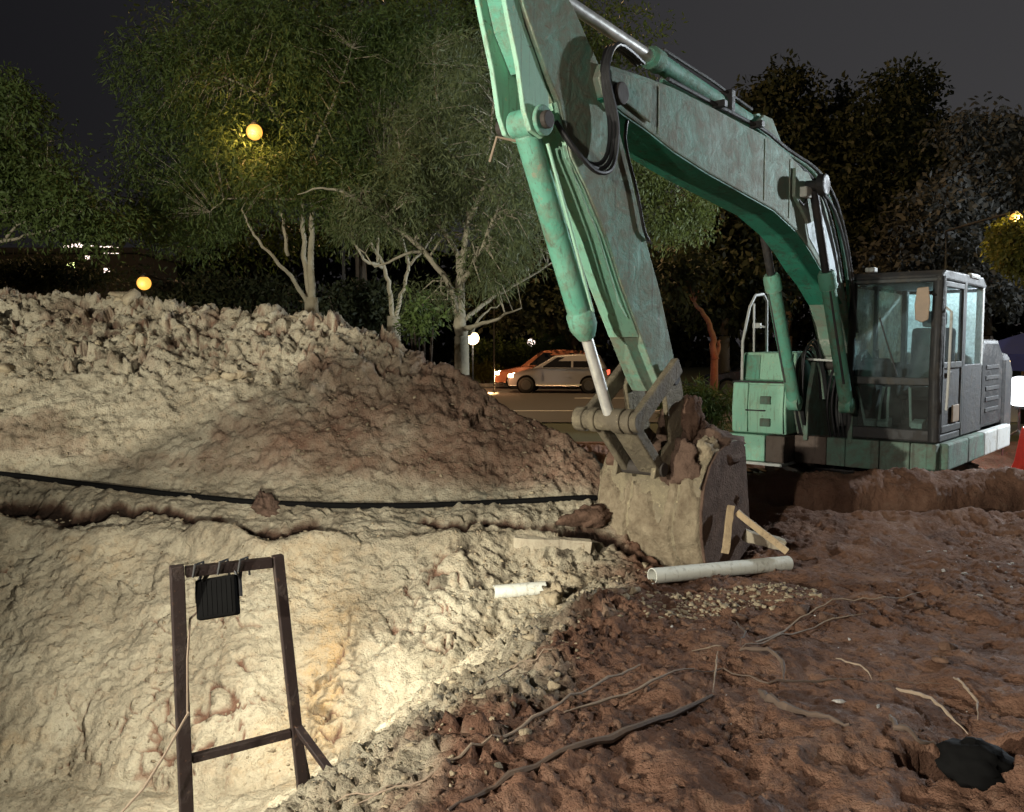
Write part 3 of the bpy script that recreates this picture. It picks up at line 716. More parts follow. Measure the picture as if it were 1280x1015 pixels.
for a0, a1, m_ in ((-.60, .24, 'deck_paint'), (-1.35, -.61, 'deck_paint'), (-2.0, -1.36, 'pale_panel'), (-2.75, -2.01, 'pale_panel')):
    p_ = MB().bb(a0, a1, 1.09, 1.20, -1.08, -.80); xp(p_, 'side_panel', m_, bevel=.02)

# tool box with steps on the right-hand side
tbx = MB().prism([(-.9, -.79), (.55, -.79), (.58, -.50), (.55, -.20), (.34, -.19), (.30, .13), (-.9, .13)], -1.04, -.40)
tb = xp(tbx, 'tool_box', 'teal_light', bevel=.02)
st = MB().prism([(.56, -.775), (.595, -.775), (.612, -.50), (.585, -.235), (.55, -.235)], -.83, -.42); xp(st, 'step_panel', 'teal_light', tb, .008)
st = MB().prism([(.56, -.775), (.59, -.775), (.605, -.50), (.58, -.22), (.55, -.22)], -1.03, -.845); xp(st, 'step_panel', 'teal_light', tb, .008)
st = MB().prism([(.345, -.185), (.385, -.185), (.335, .12), (.30, .12)], -.80, -.43); xp(st, 'step_panel', 'teal_light', tb, .008)
st = MB().prism([(.30, -.185), (.36, -.185), (.32, .10), (.29, .10)], -1.03, -.82); xp(st, 'step_panel', 'teal', tb, .008)
for z_ in (-.45, -.70):
    q_ = MB().bb(.59, .635, -.68, -.56, z_, z_ + .09); xp(q_, 'foot_hold', 'deck_paint', tb, .008)
q_ = MB().bb(.56, .64, -.85, -.62, -.53, -.515); xp(q_, 'step_lip', 'black_metal', tb)
q_ = MB().bb(.30, .60, -1.03, -.42, -.212, -.196); xp(q_, 'step_lip', 'black_metal', tb)
hr = MB(); hr.tube([(.42, -1.0, -.42), (.42, -1.0, .25), (.25, -1.0, .66), (.10, -1.0, .80), (-.12, -1.0, .82), (-.22, -1.0, .74), (-.24, -1.0, .12)], .017, 8)
hr.tube([(.18, -.98, .70), (.16, -.98, .12)], .014, 8)
xp(hr, 'handrail', 'pale_panel', smooth=True)
q_ = MB().tube([(-.24, -1.0, .42), (-.24, -1.10, .45)], .012, 6); q_.box((-.24, -1.13, .45), (.02, .05, .03)); xp(q_, 'clearance_mirror', 'pale_panel')

# engine cover, counterweight and exhaust
q_ = MB().prism([(-2.75, -.79), (-1.56, -.79), (-1.56, .12), (-1.72, .28), (-2.45, .28), (-2.75, .10)], -1.04, 1.09); ec = xp(q_, 'engine_cover', 'black_metal', bevel=.05)
for k in range(5): xp(MB().bb(-2.5, -1.8, 1.088, 1.10, -.60 + k * .13, -.55 + k * .13), 'louvre', 'dark_paint', ec, .005)
q_ = MB().prism([(-3.35, -.95), (-2.77, -.98), (-2.77, .10), (-3.1, .12), (-3.35, -.1)], -1.04, 1.1); xp(q_, 'counterweight', 'dark_paint', bevel=.09)
q_ = MB().cyl((-2.2, -.5, .26), (-2.2, -.5, .75), .06, 14); q_.tube([(-2.2, -.5, .72), (-2.22, -.5, .86), (-2.32, -.5, .92)], .05, 12); xp(q_, 'exhaust_pipe', 'track_steel', smooth=True)
q_ = MB().bb(-1.6, -.95, -1.0, .15, -.79, .05); xp(q_, 'pump_cover', 'dark_paint', bevel=.03)

# cab
FR, BK, RB, LB, ZB, ZR = .35, -1.50, .20, 1.12, -.78, .97
cabb = MB()
cabb.bb(BK, FR, RB, LB, ZB - .01, ZB + .07)
cab = xp(cabb, 'cab', 'cab_paint', bevel=.015)
def cpart(m, name, mat, bevel=.012, smooth=False): return xp(m, name, mat, cab, bevel, smooth)
q_ = MB().prism([(FR - .02, ZR - .09), (FR + .03, ZR - .05), (FR - .10, ZR + .01), (BK + .15, ZR + .02), (BK, ZR - .06), (BK, ZR - .10)], RB - .01, LB + .01); cpart(q_, 'roof', 'dark_paint', .02)
q_ = MB().tube([(FR, RB + .03, ZB), (FR + .035, RB + .03, -.1), (FR - .03, RB + .03, ZR - .05)], .042, 8); cpart(q_, 'front_pillar', 'black_metal')
q_ = MB().tube([(FR, LB - .035, ZB), (FR + .035, LB - .035, -.1), (FR - .03, LB - .035, ZR - .05)], .062, 8); cpart(q_, 'front_pillar', 'black_metal')
for b_ in (RB + .04, LB - .04):
    q_ = MB().bb(BK, BK + .10, b_ - .035, b_ + .035, ZB, ZR - .06); cpart(q_, 'rear_pillar', 'pale_panel' if b_ > .7 else 'cab_paint')  # left pillar pale: lamp light on it is put into the colour
q_ = MB().bb(-.62, -.52, LB - .05, LB + .01, ZB, ZR - .06); cpart(q_, 'door_pillar', 'cab_paint')
q_ = MB().bb(-.45, -.37, RB - .005, RB + .05, ZB, ZR - .06); cpart(q_, 'side_pillar', 'cab_paint')
q_ = MB().bb(FR - .02, FR + .055, RB, LB, -.20, -.12); cpart(q_, 'windscreen_rail', 'cab_paint')
q_ = MB().bb(FR - .05, FR + .03, RB, LB, .86, .90); cpart(q_, 'header_rail', 'cab_paint')
q_ = MB().bb(FR - .03, FR + .02, RB + .01, LB - .01, ZB, -.66); cpart(q_, 'sill', 'black_metal')
q_ = MB().prism([(FR + .02, -.13), (FR + .028, -.13), (FR - .015, .86), (FR - .023, .86)], RB + .06, LB - .08); cpart(q_, 'windscreen_pane', 'glass_clear', 0)
q_ = MB().bb(FR + .002, FR + .008, RB + .06, LB - .08, -.66, -.20); cpart(q_, 'lower_pane', 'glass_clear', 0)
q_ = MB().bb(BK + .02, BK + .03, RB + .07, LB - .07, -.02, ZR - .14); cpart(q_, 'rear_pane', 'glass_dusty', 0)
q_ = MB().bb(BK + .005, BK + .045, RB, LB, ZB, -.02); cpart(q_, 'rear_panel', 'black_plastic')
q_ = MB().bb(BK + .10, -.45, RB + .012, RB + .02, .0, ZR - .14); cpart(q_, 'side_pane', 'glass_dusty', 0)
q_ = MB().bb(-.37, FR - .06, RB + .012, RB + .02, .0, ZR - .14); cpart(q_, 'side_pane', 'glass_dusty', 0)
q_ = MB().bb(BK + .05, FR - .03, RB, RB + .03, ZB, .0); cpart(q_, 'side_panel_lower', 'black_plastic')
# door (left-hand side): frame, upper pane, lower panel, handle
q_ = MB()
for (a0, a1, z0_, z1_) in ((-.52, .28, -.03, .04), (-.52, -.46, ZB + .08, ZR - .10), (.22, .28, ZB + .08, ZR - .10), (-.52, .28, ZR - .16, ZR - .10), (-.52, .28, ZB + .08, ZB + .16)):
    q_.bb(a0, a1, LB - .03, LB + .012, z0_, z1_)
dr = cpart(q_, 'door', 'cab_paint', .01)
q_ = MB().bb(-.45, .21, LB - .012, LB - .006, .05, ZR - .17); cpart(q_, 'door_pane', 'glass_film', 0)
q_ = MB().bb(-.45, .21, LB - .02, LB - .004, ZB + .16, -.03); cpart(q_, 'door_panel', 'dark_paint', .006)
q_ = MB().bb(.0, .12, LB + .01, LB + .03, -.10, -.06); cpart(q_, 'door_handle', 'black_metal', .006)
q_ = MB().bb(BK + .11, -.64, LB - .014, LB - .006, .0, ZR - .14); cpart(q_, 'rear_side_pane', 'glass_film', 0)
q_ = MB().bb(BK + .09, -.62, LB - .03, LB + .006, ZB, .0); cpart(q_, 'rear_side_panel', 'dark_paint', .01)
q_ = MB().tube([(FR - .05, LB + .06, -.45), (FR - .02, LB + .08, -.1), (FR - .05, LB + .08, .55), (FR - .06, LB + .02, .6)], .014, 8); cpart(q_, 'grab_rail', 'pale_panel', 0, True)
q_ = MB().bb(-.35, -.1, LB + .012, LB + .03, -.60, -.42); cpart(q_, 'sticker_plate', 'tan_vinyl', .004)
q_ = MB().bb(-.7, -1.1, LB - .02, LB - .02 + .05, ZR - .02, ZR + .035); cpart(q_, 'roof_tarp', 'pale_panel', .02)
# mirror on a bracket in front of the cab's left pillar
q_ = MB().tube([(FR + .05, LB - .05, .72), (FR + .16, LB - .10, .74)], .012, 8); mrr = cpart(q_, 'mirror_bracket', 'black_metal', 0)
q_ = MB().prism([(-.065, -.15), (-.075, .0), (-.055, .17), (.055, .18), (.075, .02), (.06, -.15), (.0, -.18)], -.02, .02)
mm = MB(); mm.add([(FR + .17 + p[1] * .4, LB - .14 + p[0], p[2] + .62) for p in q_.v], q_.f); cpart(mm, 'mirror', 'tan_vinyl', .012)
# seat, console, levers, pedals, steering column seen through the glass
q_ = MB().bb(-.95, -.45, .45, .92, -.40, -.25); q_.prism([(-1.05, -.3), (-.92, -.3), (-1.0, .42), (-1.12, .40)], .45, .92); q_.prism([(-1.11, .42), (-1.02, .42), (-1.04, .62), (-1.12, .60)], .55, .82); cpart(q_, 'seat', 'seat_cloth', .05)
for b_ in (.36, 1.0):
    q_ = MB().prism([(-.75, -.70), (-.15, -.70), (-.10, -.10), (-.2, -.02), (-.75, -.05)], b_ - .08, b_ + .08); cpart(q_, 'armrest_console', 'black_plastic', .02)
    q_ = MB().tube([(-.15, b_, -.05), (-.08, b_, .10), (-.06, b_, .16)], [.018, .018, .028], 8); cpart(q_, 'joystick', 'black_plastic', 0, True)
q_ = MB().prism([(-.05, -.72), (.22, -.72), (.27, -.22), (.20, .03), (.05, .08)], .26, .56); cpart(q_, 'dashboard', 'black_plastic', .03)
for k, (b_, lean) in enumerate(((.36, -.09), (.50, .06), (.59, .02), (.83, -.01))):
    q_ = MB().tube([(.25, b_, -.64), (.28, b_ + lean * .4, -.42), (.29, b_ + lean, -.23)], [.016, .013, .016], 8); cpart(q_, 'travel_lever', 'worn_white', 0, True)
for b_ in (.42, .56, .90):
    q_ = MB().prism([(.16, -.66), (.30, -.655), (.31, -.60), (.17, -.56)], b_ - .06, b_ + .055); cpart(q_, 'pedal', 'worn_white', .008)
q_ = MB().tube([(FR + .04, .72, -.1), (FR + .03, .60, .25), (FR + .02, .52, .50)], .008, 6); cpart(q_, 'wiper', 'black_metal', 0)
q_ = MB().box((FR + .02, .42, ZR + .035), (.05, .05, .025)); cpart(q_, 'roof_lamp', 'pale_panel', .01)

# boom foot cheeks, centre hoses
for b_ in (-.27, .22):
    q_ = MB().prism([(-.45, -.85), (.40, -.85), (.38, -.45), (.16, .10), (-.02, .16), (-.2, .08)], b_, b_ + .05); xp(q_, 'boom_foot_cheek', 'deck_paint', bevel=.01)
xp(MB().cyl((0, -.33, 0), (0, .33, 0), .07, 16), 'boom_foot_pin', 'track_steel', bevel=.008)
for k in range(6):
    b_ = -.36 + k * .022; s_ = .035 * k
    q_ = MB().tube(spl([(.30, b_, -.78), (.42 + s_ * .3, b_, -.5), (.46, b_, -.15 + s_), (.40, b_ + .02, .04 + s_), (.24, b_ + .05, .07 + s_), (.12, b_ + .10, -.1), (.05, b_ + .12, -.4)]), .014, 8)
    xp(q_, 'hose', 'hose' if k % 3 else 'deck_paint', smooth=True)
for k in range(4):
    b_ = .0 + k * .05
    q_ = MB().tube(spl([(.28, b_, -.80), (.36, b_ - .02, -.45), (.30, b_, -.12), (.10, b_, .12), (.22, b_ * .4, .42)]), .016, 8); xp(q_, 'hose', 'hose', smooth=True)
xp(MB().tube([(.30, -.38, .06), (.34, .10, .04)], .012, 8), 'guard_rail', 'pale_panel')

# boom
UPP = [(5.06, 2.08), (4.53, 2.11), (4.14, 2.12), (3.58, 2.10), (2.96, 2.07), (2.49, 2.05), (2.0, 1.97), (1.51, 1.84), (1.15, 1.66), (.91, 1.46), (.70, 1.17), (.50, .80), (.28, .42), (.10, .10)]
LOW = [(-.12, -.08), (-.05, -.14), (.07, .08), (.30, .42), (.54, .66), (.88, .86), (1.18, .99), (1.45, 1.14), (1.79, 1.29), (2.31, 1.43), (3.0, 1.51), (3.6, 1.58), (4.12, 1.66), (4.52, 1.75), (4.81, 1.80), (5.06, 1.86), (5.12, 1.97)]
q_ = MB().prism(UPP + LOW, -.19, .19); boom = xp(q_, 'boom', 'boom_paint', bevel=.014)
def bpart(m, name, mat, bevel=.008, smooth=False): return xp(m, name, mat, boom, bevel, smooth)
for b_ in (-.225, .192):     # doubler plates and weld seams on the cheeks
    bpart(MB().prism([(1.35, 1.45), (1.60, 1.38), (1.95, 1.60), (1.95, 1.86), (1.65, 1.86), (1.40, 1.72)], b_, b_ + .033), 'boss_plate', 'boom_paint')
    bpart(MB().prism([(4.50, 1.79), (5.0, 1.90), (5.03, 2.04), (4.5, 2.07)], b_ + .006, b_ + .027), 'tip_plate', 'boom_paint')
bpart(MB().strip([(p[0], p[1] - .002) for p in LOW[4:16]], -.18, .18, -.012), 'bottom_plate', 'teal_deep', .003)
bpart(MB().prism([(.62, .80), (.95, .95), (1.25, 1.10), (1.52, 1.26), (1.60, 1.40), (1.36, 1.52), (1.15, 1.55), (.96, 1.42), (.76, 1.15)], .186, .196), 'lit_side_plate', 'lit_teal', .003)  # added pale plate, carries the lamp light on the lower boom side
for a_, z0_, z1_ in ((4.36, 1.72, 2.10), (2.55, 1.47, 2.04), (2.0, 1.37, 1.95)):
    bpart(MB().bb(a_ - .008, a_ + .008, .187, .197, z0_ + .02, z1_ - .02), 'weld_seam', 'boom_paint', 0)
bpart(MB().prism([(1.62, 1.86), (2.62, 2.05), (2.55, 2.17), (2.40, 2.27), (2.22, 2.27), (1.95, 2.05)], -.11, -.07), 'cylinder_bracket', 'boom_paint')
bpart(MB().prism([(1.62, 1.86), (2.62, 2.05), (2.55, 2.17), (2.40, 2.27), (2.22, 2.27), (1.95, 2.05)], .07, .11), 'cylinder_bracket', 'boom_paint')
bpart(MB().cyl((1.68, -.37, 1.72), (1.68, .37, 1.72), .055, 16), 'cylinder_pin', 'black_metal')
bpart(MB().cyl((1.68, .34, 1.72), (1.68, .42, 1.72), .10, 18), 'pin_cap', 'black_metal', .015)
wl_ = MB().bb(1.70, 1.84, .20, .29, 1.60, 1.70); wlo = bpart(wl_, 'work_light', 'worn_white', .012)
bpart(MB().tube([(1.72, .24, 1.60), (1.80, .24, 1.53), (1.86, .22, 1.58)], .010, 6), 'work_light_bracket', 'black_metal', 0)
for k in range(3):           # oil pipes clamped on top of the boom
    b_ = -.03 + k * .055 + .09
    bpart(MB().tube(spl([(4.2, b_, 2.17), (3.6, b_, 2.145), (2.9, b_, 2.12), (2.5, b_, 2.10), (2.0, b_, 2.02), (1.5, b_ + .08, 1.90), (1.1, b_ + .10, 1.70), (.8, b_ + .11, 1.38), (.5, b_ + .10, .90), (.3, b_ + .05, .50)]), .017, 8), 'oil_pipe', 'teal' if k == 1 else 'dark_paint', 0, True)
for a_, z_ in ((3.4, 2.12), (2.7, 2.09), (1.3, 1.80)):
    bpart(MB().bb(a_ - .03, a_ + .03, .03, .24, z_, z_ + .055), 'pipe_clamp', 'black_metal', .006)
bpart(MB().tube(spl([(1.55, .22, 1.78), (1.10, .26, 1.60), (.72, .27, 1.20), (.42, .26, .66), (.25, .25, .35)]), .016, 8), 'oil_pipe', 'dark_paint', 0, True)

# boom cylinders
for s_ in (-1, 1):
    b_ = .285 * s_; p0 = Vector((.62, b_, -.42)); p1 = Vector((1.68, b_, 1.72)); d = (p1 - p0)
    q_ = MB().tube([p0, p0 + d * .62], .072, 18); q_.tube([p0 + d * .56, p0 + d * .62, p0 + d * .635], [.088, .088, .07], 18); q_.cyl(p0 - Vector((0, .06, 0)), p0 + Vector((0, .06, 0)), .085, 16)
    bc = xp(q_, 'boom_cylinder', 'teal', smooth=True)
    q_ = MB().cyl(p0 + d * .6, p1, .042, 14); xp(q_, 'cylinder_rod', 'black_metal', bc, smooth=True)
    xp(MB().tube([p0 + d * .1 + Vector((.08, .03 * s_, .02)), p0 + d * .58 + Vector((.08, .03 * s_, .04))], .014, 8), 'cylinder_pipe', 'dark_paint', bc)

# arm cylinder on top of the boom
p0 = Vector((2.40, 0, 2.20)); p1 = Vector((5.44, 0, 2.49)); d = p1 - p0
q_ = MB().tube([p0, p0 + d * .57], .072, 18); q_.tube([p0 + d * .545, p0 + d * .58, p0 + d * .59], [.088, .088, .06], 18); q_.cyl(p0 - Vector((0, .06, 0)), p0 + Vector((0, .06, 0)), .09, 16)
ac = xp(q_, 'arm_cylinder', 'teal', smooth=True)
q_ = MB().cyl(p0 + d * .56, p1, .045, 16); q_.cyl(p1 - Vector((0, .07, 0)), p1 + Vector((0, .07, 0)), .08, 16); xp(q_, 'cylinder_rod', 'chrome', ac, smooth=True)
xp(MB().tube([p0 + d * .05 + Vector((0, .06, .08)), p0 + d * .3 + Vector((0, .06, .09)), p0 + d * .55 + Vector((0, .05, .08))], .014, 8), 'cylinder_pipe', 'dark_paint', ac)
xp(MB().bb(2.95, 3.02, -.09, .10, 2.15, 2.37), 'pipe_clamp', 'black_metal', ac, .01)

# arm
AO = [(5.92, 2.40), (5.82, 2.21), (5.62, 1.91), (5.48, 1.75), (5.35, 1.43), (5.17, 1.24), (4.94, .95), (4.75, .64), (4.49, .28), (4.24, -.06), (4.16, -.14)]
AI = [(4.05, -.12), (3.98, .0), (3.99, .10), (4.22, .62), (4.46, 1.04), (4.64, 1.42), (4.80, 1.72), (4.98, 2.02), (5.16, 2.20), (5.34, 2.38), (5.46, 2.46), (5.62, 2.50)]
q_ = MB().prism(AO + AI, -.14, .14); arm = xp(q_, 'arm', 'arm_paint', bevel=.012)
def apart(m, name, mat, bevel=.008, smooth=False): return xp(m, name, mat, arm, bevel, smooth)
for s_ in (-1, 1):           # bracket plates that carry the bucket cylinder
    b0 = .10 * s_ - .0175
    apart(MB().prism([(5.66, 1.95), (5.80, 2.15), (5.88, 2.34), (6.0, 2.30), (5.95, 2.15), (5.86, 1.9), (5.80, 1.64), (5.74, 1.53), (5.62, 1.50), (5.55, 1.58), (5.56, 1.78)], b0, b0 + .035), 'bracket_plate', 'teal_light')
apart(MB().prism([(5.62, 1.93), (5.78, 2.17), (5.87, 2.33), (5.93, 2.31), (5.86, 2.12), (5.70, 1.90)], -.08, .08), 'bracket_web', 'teal')
apart(MB().cyl((5.66, -.20, 1.60), (5.66, .20, 1.60), .055, 16), 'cylinder_pin', 'track_steel')
apart(MB().cyl((5.66, .135, 1.60), (5.66, .165, 1.60), .095, 18), 'pin_boss', 'teal', .01)
for b_ in (-.16, .142):
    apart(MB().tube([(4.93, b_, 1.90), (4.93, b_ + .018, 1.90)], .11, 28), 'pivot_boss', 'arm_paint', .006)
apart(MB().cyl((4.93, -.26, 1.90), (4.93, .26, 1.90), .075, 18), 'arm_pivot_pin', 'track_steel', .01)
apart(MB().bb(4.36, 4.64, -.15, .15, .60, .615), 'weld_band', 'arm_paint', 0) if False else None
apart(MB().strip([(p[0] + .004, p[1]) for p in AO[3:9]][::-1], -.128, .128, -.010), 'front_plate', 'teal_light', .004)
for k in range(3):           # hoses looping past the boom tip
    o_ = .03 * k
    q_ = MB().tube(spl([(4.55, .12 + o_, 2.20), (4.95, .17 + o_, 2.22), (5.08 + o_ * .4, .19 + o_, 2.0), (5.0, .20 + o_, 1.68), (5.05, .20 + o_, 1.46 - o_), (5.22, .19 + o_, 1.40 - o_), (5.40, .16 + o_, 1.50 - o_), (5.52, .14, 1.62)]), .016, 8)
    apart(q_, 'hose', 'hose', 0, True)
q_ = MB().tube(spl([(4.62, .165, 1.98), (4.76, .165, 1.66), (4.60, .165, 1.30), (4.50, .165, 1.05), (4.42, .155, .98)]), .012, 8); apart(q_, 'hose', 'hose', 0, True)
q_ = MB().tube([(5.44, .115, 1.62), (5.30, .115, 1.33), (5.02, .115, .98), (4.76, .12, .52), (4.66, .12, .42)], .008, 8); apart(q_, 'grease_pipe', 'teal_light', 0, True)

# bucket cylinder
p0 = Vector((5.66, 0, 1.60)); p1 = Vector((4.66, 0, -.33)); d = p1 - p0
q_ = MB().tube([p0 + d * .03, p0 + d * .64], .082, 20); q_.tube([p0 + d * .595, p0 + d * .605, p0 + d * .65, p0 + d * .665, p0 + d * .69], [.082, .098, .098, .085, .06], 20); q_.cyl(p0 - Vector((0, .075, 0)), p0 + Vector((0, .075, 0)), .09, 18)
bkc = xp(q_, 'bucket_cylinder', 'teal', smooth=True)
xp(MB().cyl(p0 + d * .62, p1, .042, 18), 'cylinder_rod', 'chrome', bkc, smooth=True)
q_ = MB().tube([p0 + d * .06 + Vector((-.05, .10, .0)), p0 + d * .3 + Vector((-.04, .10, 0)), p0 + d * .60 + Vector((-.04, .085, 0))], .012, 8); xp(q_, 'cylinder_pipe', 'teal_light', bkc)
q_ = MB().tube([p0 + d * .05 + Vector((.06, -.06, 0)), p0 + d * .05 + Vector((.15, -.14, .02)), p0 + d * .10 + Vector((.20, -.20, -.03))], .010, 6); xp(q_, 'pipe_stub', 'root', bkc)

# linkage
PIN = Vector((4.66, 0, -.33)); ARMP = Vector((4.22, 0, .02)); BKP = Vector((4.10, 0, -.05))
q_ = MB().cyl(PIN - Vector((0, .27, 0)), PIN + Vector((0, .25, 0)), .075, 20)
for b_, w in ((-.25, .04), (-.13, .03), (.08, .04), (.17, .03)): q_.cyl(PIN + Vector((0, b_ - w, 0)), PIN + Vector((0, b_ + w, 0)), .092, 20)
lk = xp(q_, 'link_pin', 'link_steel', bevel=.006, smooth=True)
for b_ in (-.215, .215):     # idler links, pin to arm
    d = (Vector((4.12, 0, .04)) - PIN).normalized(); nrm = Vector((-d.z, 0, d.x)); c0 = (PIN + Vector((4.12, 0, .04))) / 2
    xp(MB().box(c0 + Vector((0, b_, 0)), ((Vector((4.12, 0, .04)) - PIN).length / 2 + .05, .03, .068), (d, Vector((0, 1, 0)), nrm)), 'idler_link', 'link_steel', lk, .015)
e0, e1 = PIN, Vector((4.22, 0, -.74)); d = (e1 - e0).normalized(); nrm = Vector((-d.z, 0, d.x))
for b_ in (-.12, .10):       # tipping links, pin to bucket
    xp(MB().box((e0 + e1) / 2 + Vector((0, b_, 0)), ((e1 - e0).length / 2, .095 if b_ > 0 else .03, .05), (d, Vector((0, 1, 0)), nrm)), 'tipping_link', 'link_steel', lk, .015)

# bucket: rolled back plate, side plates, lip and teeth, ears, and the soil it carries
BP = [(3.30, -1.42), (3.52, -1.52), (3.78, -1.575), (3.95, -1.54), (4.07, -1.42), (4.13, -1.22), (4.14, -1.02), (4.10, -.84), (4.02, -.70), (3.90, -.60), (3.72, -.545), (3.5, -.54)]
bk = xp(MB().strip(BP, -.44, .44, .035), 'bucket', 'bucket_steel', bevel=.008, smooth=True)
def kpart(m, name, mat, bevel=.008, smooth=False): return xp(m, name, mat, bk, bevel, smooth)
for b_ in (-.47, .44):
    kpart(MB().prism([(3.28, -1.41)] + BP[1:] + [(3.42, -.60), (3.36, -.95)], b_, b_ + .03), 'side_plate', 'mud' if b_ > 0 else 'bucket_steel')
# clay caked on the back plate: rough, with ragged upper edge and two open seams
K1, K2 = 64, 60; bp_ = np.array(BP[1:10]); sl = np.concatenate([[0], np.cumsum(np.hypot(*np.diff(bp_, axis=0).T))]); sv = np.linspace(0, sl[-1], K1); bv = np.linspace(-.455, .455, K2)
pa = np.interp(sv, sl, bp_[:, 0]); pz = np.interp(sv, sl, bp_[:, 1]); da = np.gradient(pa); dz = np.gradient(pz); ln_ = np.hypot(da, dz); na, nz = dz / ln_, -da / ln_
CV = []; 
for i_ in range(K1):
    for b_ in bv: CV.append((pa[i_], b_, pz[i_], na[i_], nz[i_], sv[i_] / sl[-1]))
CV = np.array(CV); P3 = CV[:, :3]
top_ = .80 + .16 * fbm(P3 * np.array([0, 1, 0]) + 3, 6, 3) - .20 * np.exp(-((CV[:, 1] - .10) / .07) ** 2) - .10 * np.exp(-((CV[:, 1] + .24) / .05) ** 2)
th_ = .018 + .030 * np.abs(fbm(P3 * np.array([1, 1, .45]), 8, 4, .68)) + .022 * fbm(P3 + 9, 4, 3)
seam = np.minimum(np.abs(CV[:, 1] + .17 + .02 * np.sin(CV[:, 2] * 9)), np.abs(CV[:, 1] - .24 - .025 * np.sin(CV[:, 2] * 7 + 1)))
th_ = np.where(seam < .012, -.03, th_) * np.where(CV[:, 5] > top_, -1.0, 1) * np.where((CV[:, 5] < .03) | (np.abs(CV[:, 1]) > .45), -1, 1)
CP_ = P3.copy(); CP_[:, 0] += CV[:, 3] * (th_ + .006); CP_[:, 2] += CV[:, 4] * (th_ + .006) + H
iq = np.arange(K1 * K2).reshape(K1, K2); cq = np.stack([iq[:-1, :-1].ravel(), iq[:-1, 1:].ravel(), iq[1:, 1:].ravel(), iq[1:, :-1].ravel()], 1)
mesh_np('caked_clay', CP_, cq, 'clod_mid', bk, smooth=True)
for k in range(5):
    b_ = -.38 + k * .19
    kpart(MB().prism([(3.34, -1.46), (3.40, -1.40), (3.12, -1.33), (3.08, -1.35)], b_ - .045, b_ + .045), 'tooth', 'track_steel', .01)
for b_ in (-.19, .15):
    kpart(MB().prism([(3.62, -.60), (4.10, -.74), (4.36, -.78), (4.33, -.66), (4.12, -.52), (4.22, -.10), (4.16, .04), (4.02, .04), (3.96, -.08), (3.86, -.45)], b_, b_ + .04), 'ear', 'bucket_steel')
kpart(MB().cyl((4.10, -.22, -.03), (4.10, .22, -.03), .06, 16), 'hinge_pin', 'track_steel')
kpart(MB().cyl((4.24, -.20, -.72), (4.24, .21, -.72), .055, 16), 'hinge_pin', 'track_steel')
# heap of soil held in the bucket, over its top and stuck to its ears
def blob(name, c, r, mat, seed, sq, amp=.35):
    m = MB(); m.ball((0, 0, 0), 1, 30, 20); V = np.array(m.v); n_ = fbm(V + seed, 1.6, 4, .6)[:, None] + .25 * (worley(V + seed, 2.2)[0][:, None] - .4)
    V = V * (1 + amp * n_) * np.array(sq) * r + np.array(c) + np.array(OFF)
    me = mesh_np(name, V, np.array(m.f), mat, bk, smooth=True); return me
blob('soil_heap', (3.62, .12, -.62), .34, 'mud', 5, (1.0, 1.05, .62))
blob('soil_heap', (3.82, .12, -.44), .20, 'mud', 9, (.75, .95, 1.1))
blob('soil_heap', (3.88, .22, -.34), .11, 'clod_brown', 12, (.8, .8, 1.5))
blob('soil_heap', (4.02, .20, -.72), .15, 'mud', 15, (.7, 1.3, 1.25))
blob('soil_heap', (4.0, -.33, -.68), .12, 'clod_brown', 25, (.8, .9, 1.1))
blob('soil_heap', (3.85, .36, -.60), .13, 'clod_pale', 28, (1.2, .7, .8))
blob('soil_heap', (3.60, .0, -1.05), .36, 'mud', 17, (.9, 1.1, .9))

# ------------------------------------------------------------------ lamps on the site
def floodlight(name, loc, aim, label, size=.20, glow='glow_lamp', roll=0):
    """LED floodlight: shallow housing, cooling fins on its back, lit front pane, U bracket"""
    r = thing(name, label, 'floodlight', loc)
    d = (Vector(aim) - Vector(loc)).normalized(); rx = d.cross(Vector((0, 0, 1))).normalized(); uz = rx.cross(d)
    rx, uz = rx * math.cos(roll) + uz * math.sin(roll), uz * math.cos(roll) - rx * math.sin(roll)
    s = size / 2; ax = (rx, d, uz)
    MB().box(-d * .012, (s, .026, s * .94), ax).build('housing', 'black_plastic', r, .012)
    for k in range(7): MB().box(-d * .0385 + rx * (k - 3) * s * .24, (.010, .003, s * .8), ax).build('cooling_fin', 'black_plastic', r, 0)
    MB().box(d * .016, (s * .88, .003, s * .80), ax).build('lit_pane', glow, r)
    br = MB().tube([rx * s * 1.08 - uz * s * .1, rx * s * 1.08 + uz * s * .6, rx * s * .75 + uz * s * 1.35, -rx * s * .75 + uz * s * 1.35, -rx * s * 1.08 + uz * s * .6, -rx * s * 1.08 - uz * s * .1], .009, 6)
    br.build('bracket', 'black_metal', r)
    return r
fa = floodlight('floodlight', LAMP_A + Vector((0, -.03, 0)), LAMP_A + Vector((.35, 2.2, -.75)), 'small square black floodlight hung under the top bar of the rusty frame', .185, roll=math.radians(11))
# steel frame that carries it
D1, D2 = 3.72, 3.92
TL, TR = at(221, 716, D1), at(347, 702, D2)
BL = TL + (at(232, 1000, D1) - TL) * 1.62; BR = TR + (at(368, 960, D2) - TR) * 1.75
BL.z = float(hz(BL.x, BL.y)) - .04; BR.z = float(hz(BR.x, BR.y)) - .04
sf = thing('steel_stand', 'rusty square tube frame standing in the pit with a floodlight hung inside', 'frame', ((BL + BR) / 2))
O_ = -Vector(sf.location)
def bar(p, q, w, name, par):
    d = (q - p).normalized(); wv = (TR - TL).normalized(); n_ = d.cross(wv)
    if n_.length < .5: n_ = d.cross(Vector((0, 0, 1)))
    n_.normalize(); w2 = n_.cross(d)
    return MB().box((p + q) / 2 + O_, ((q - p).length / 2, w / 2, w / 2), (d, n_, w2)).build(name, 'stand_steel', par, .004)
up_ = Vector((0, 0, 1))
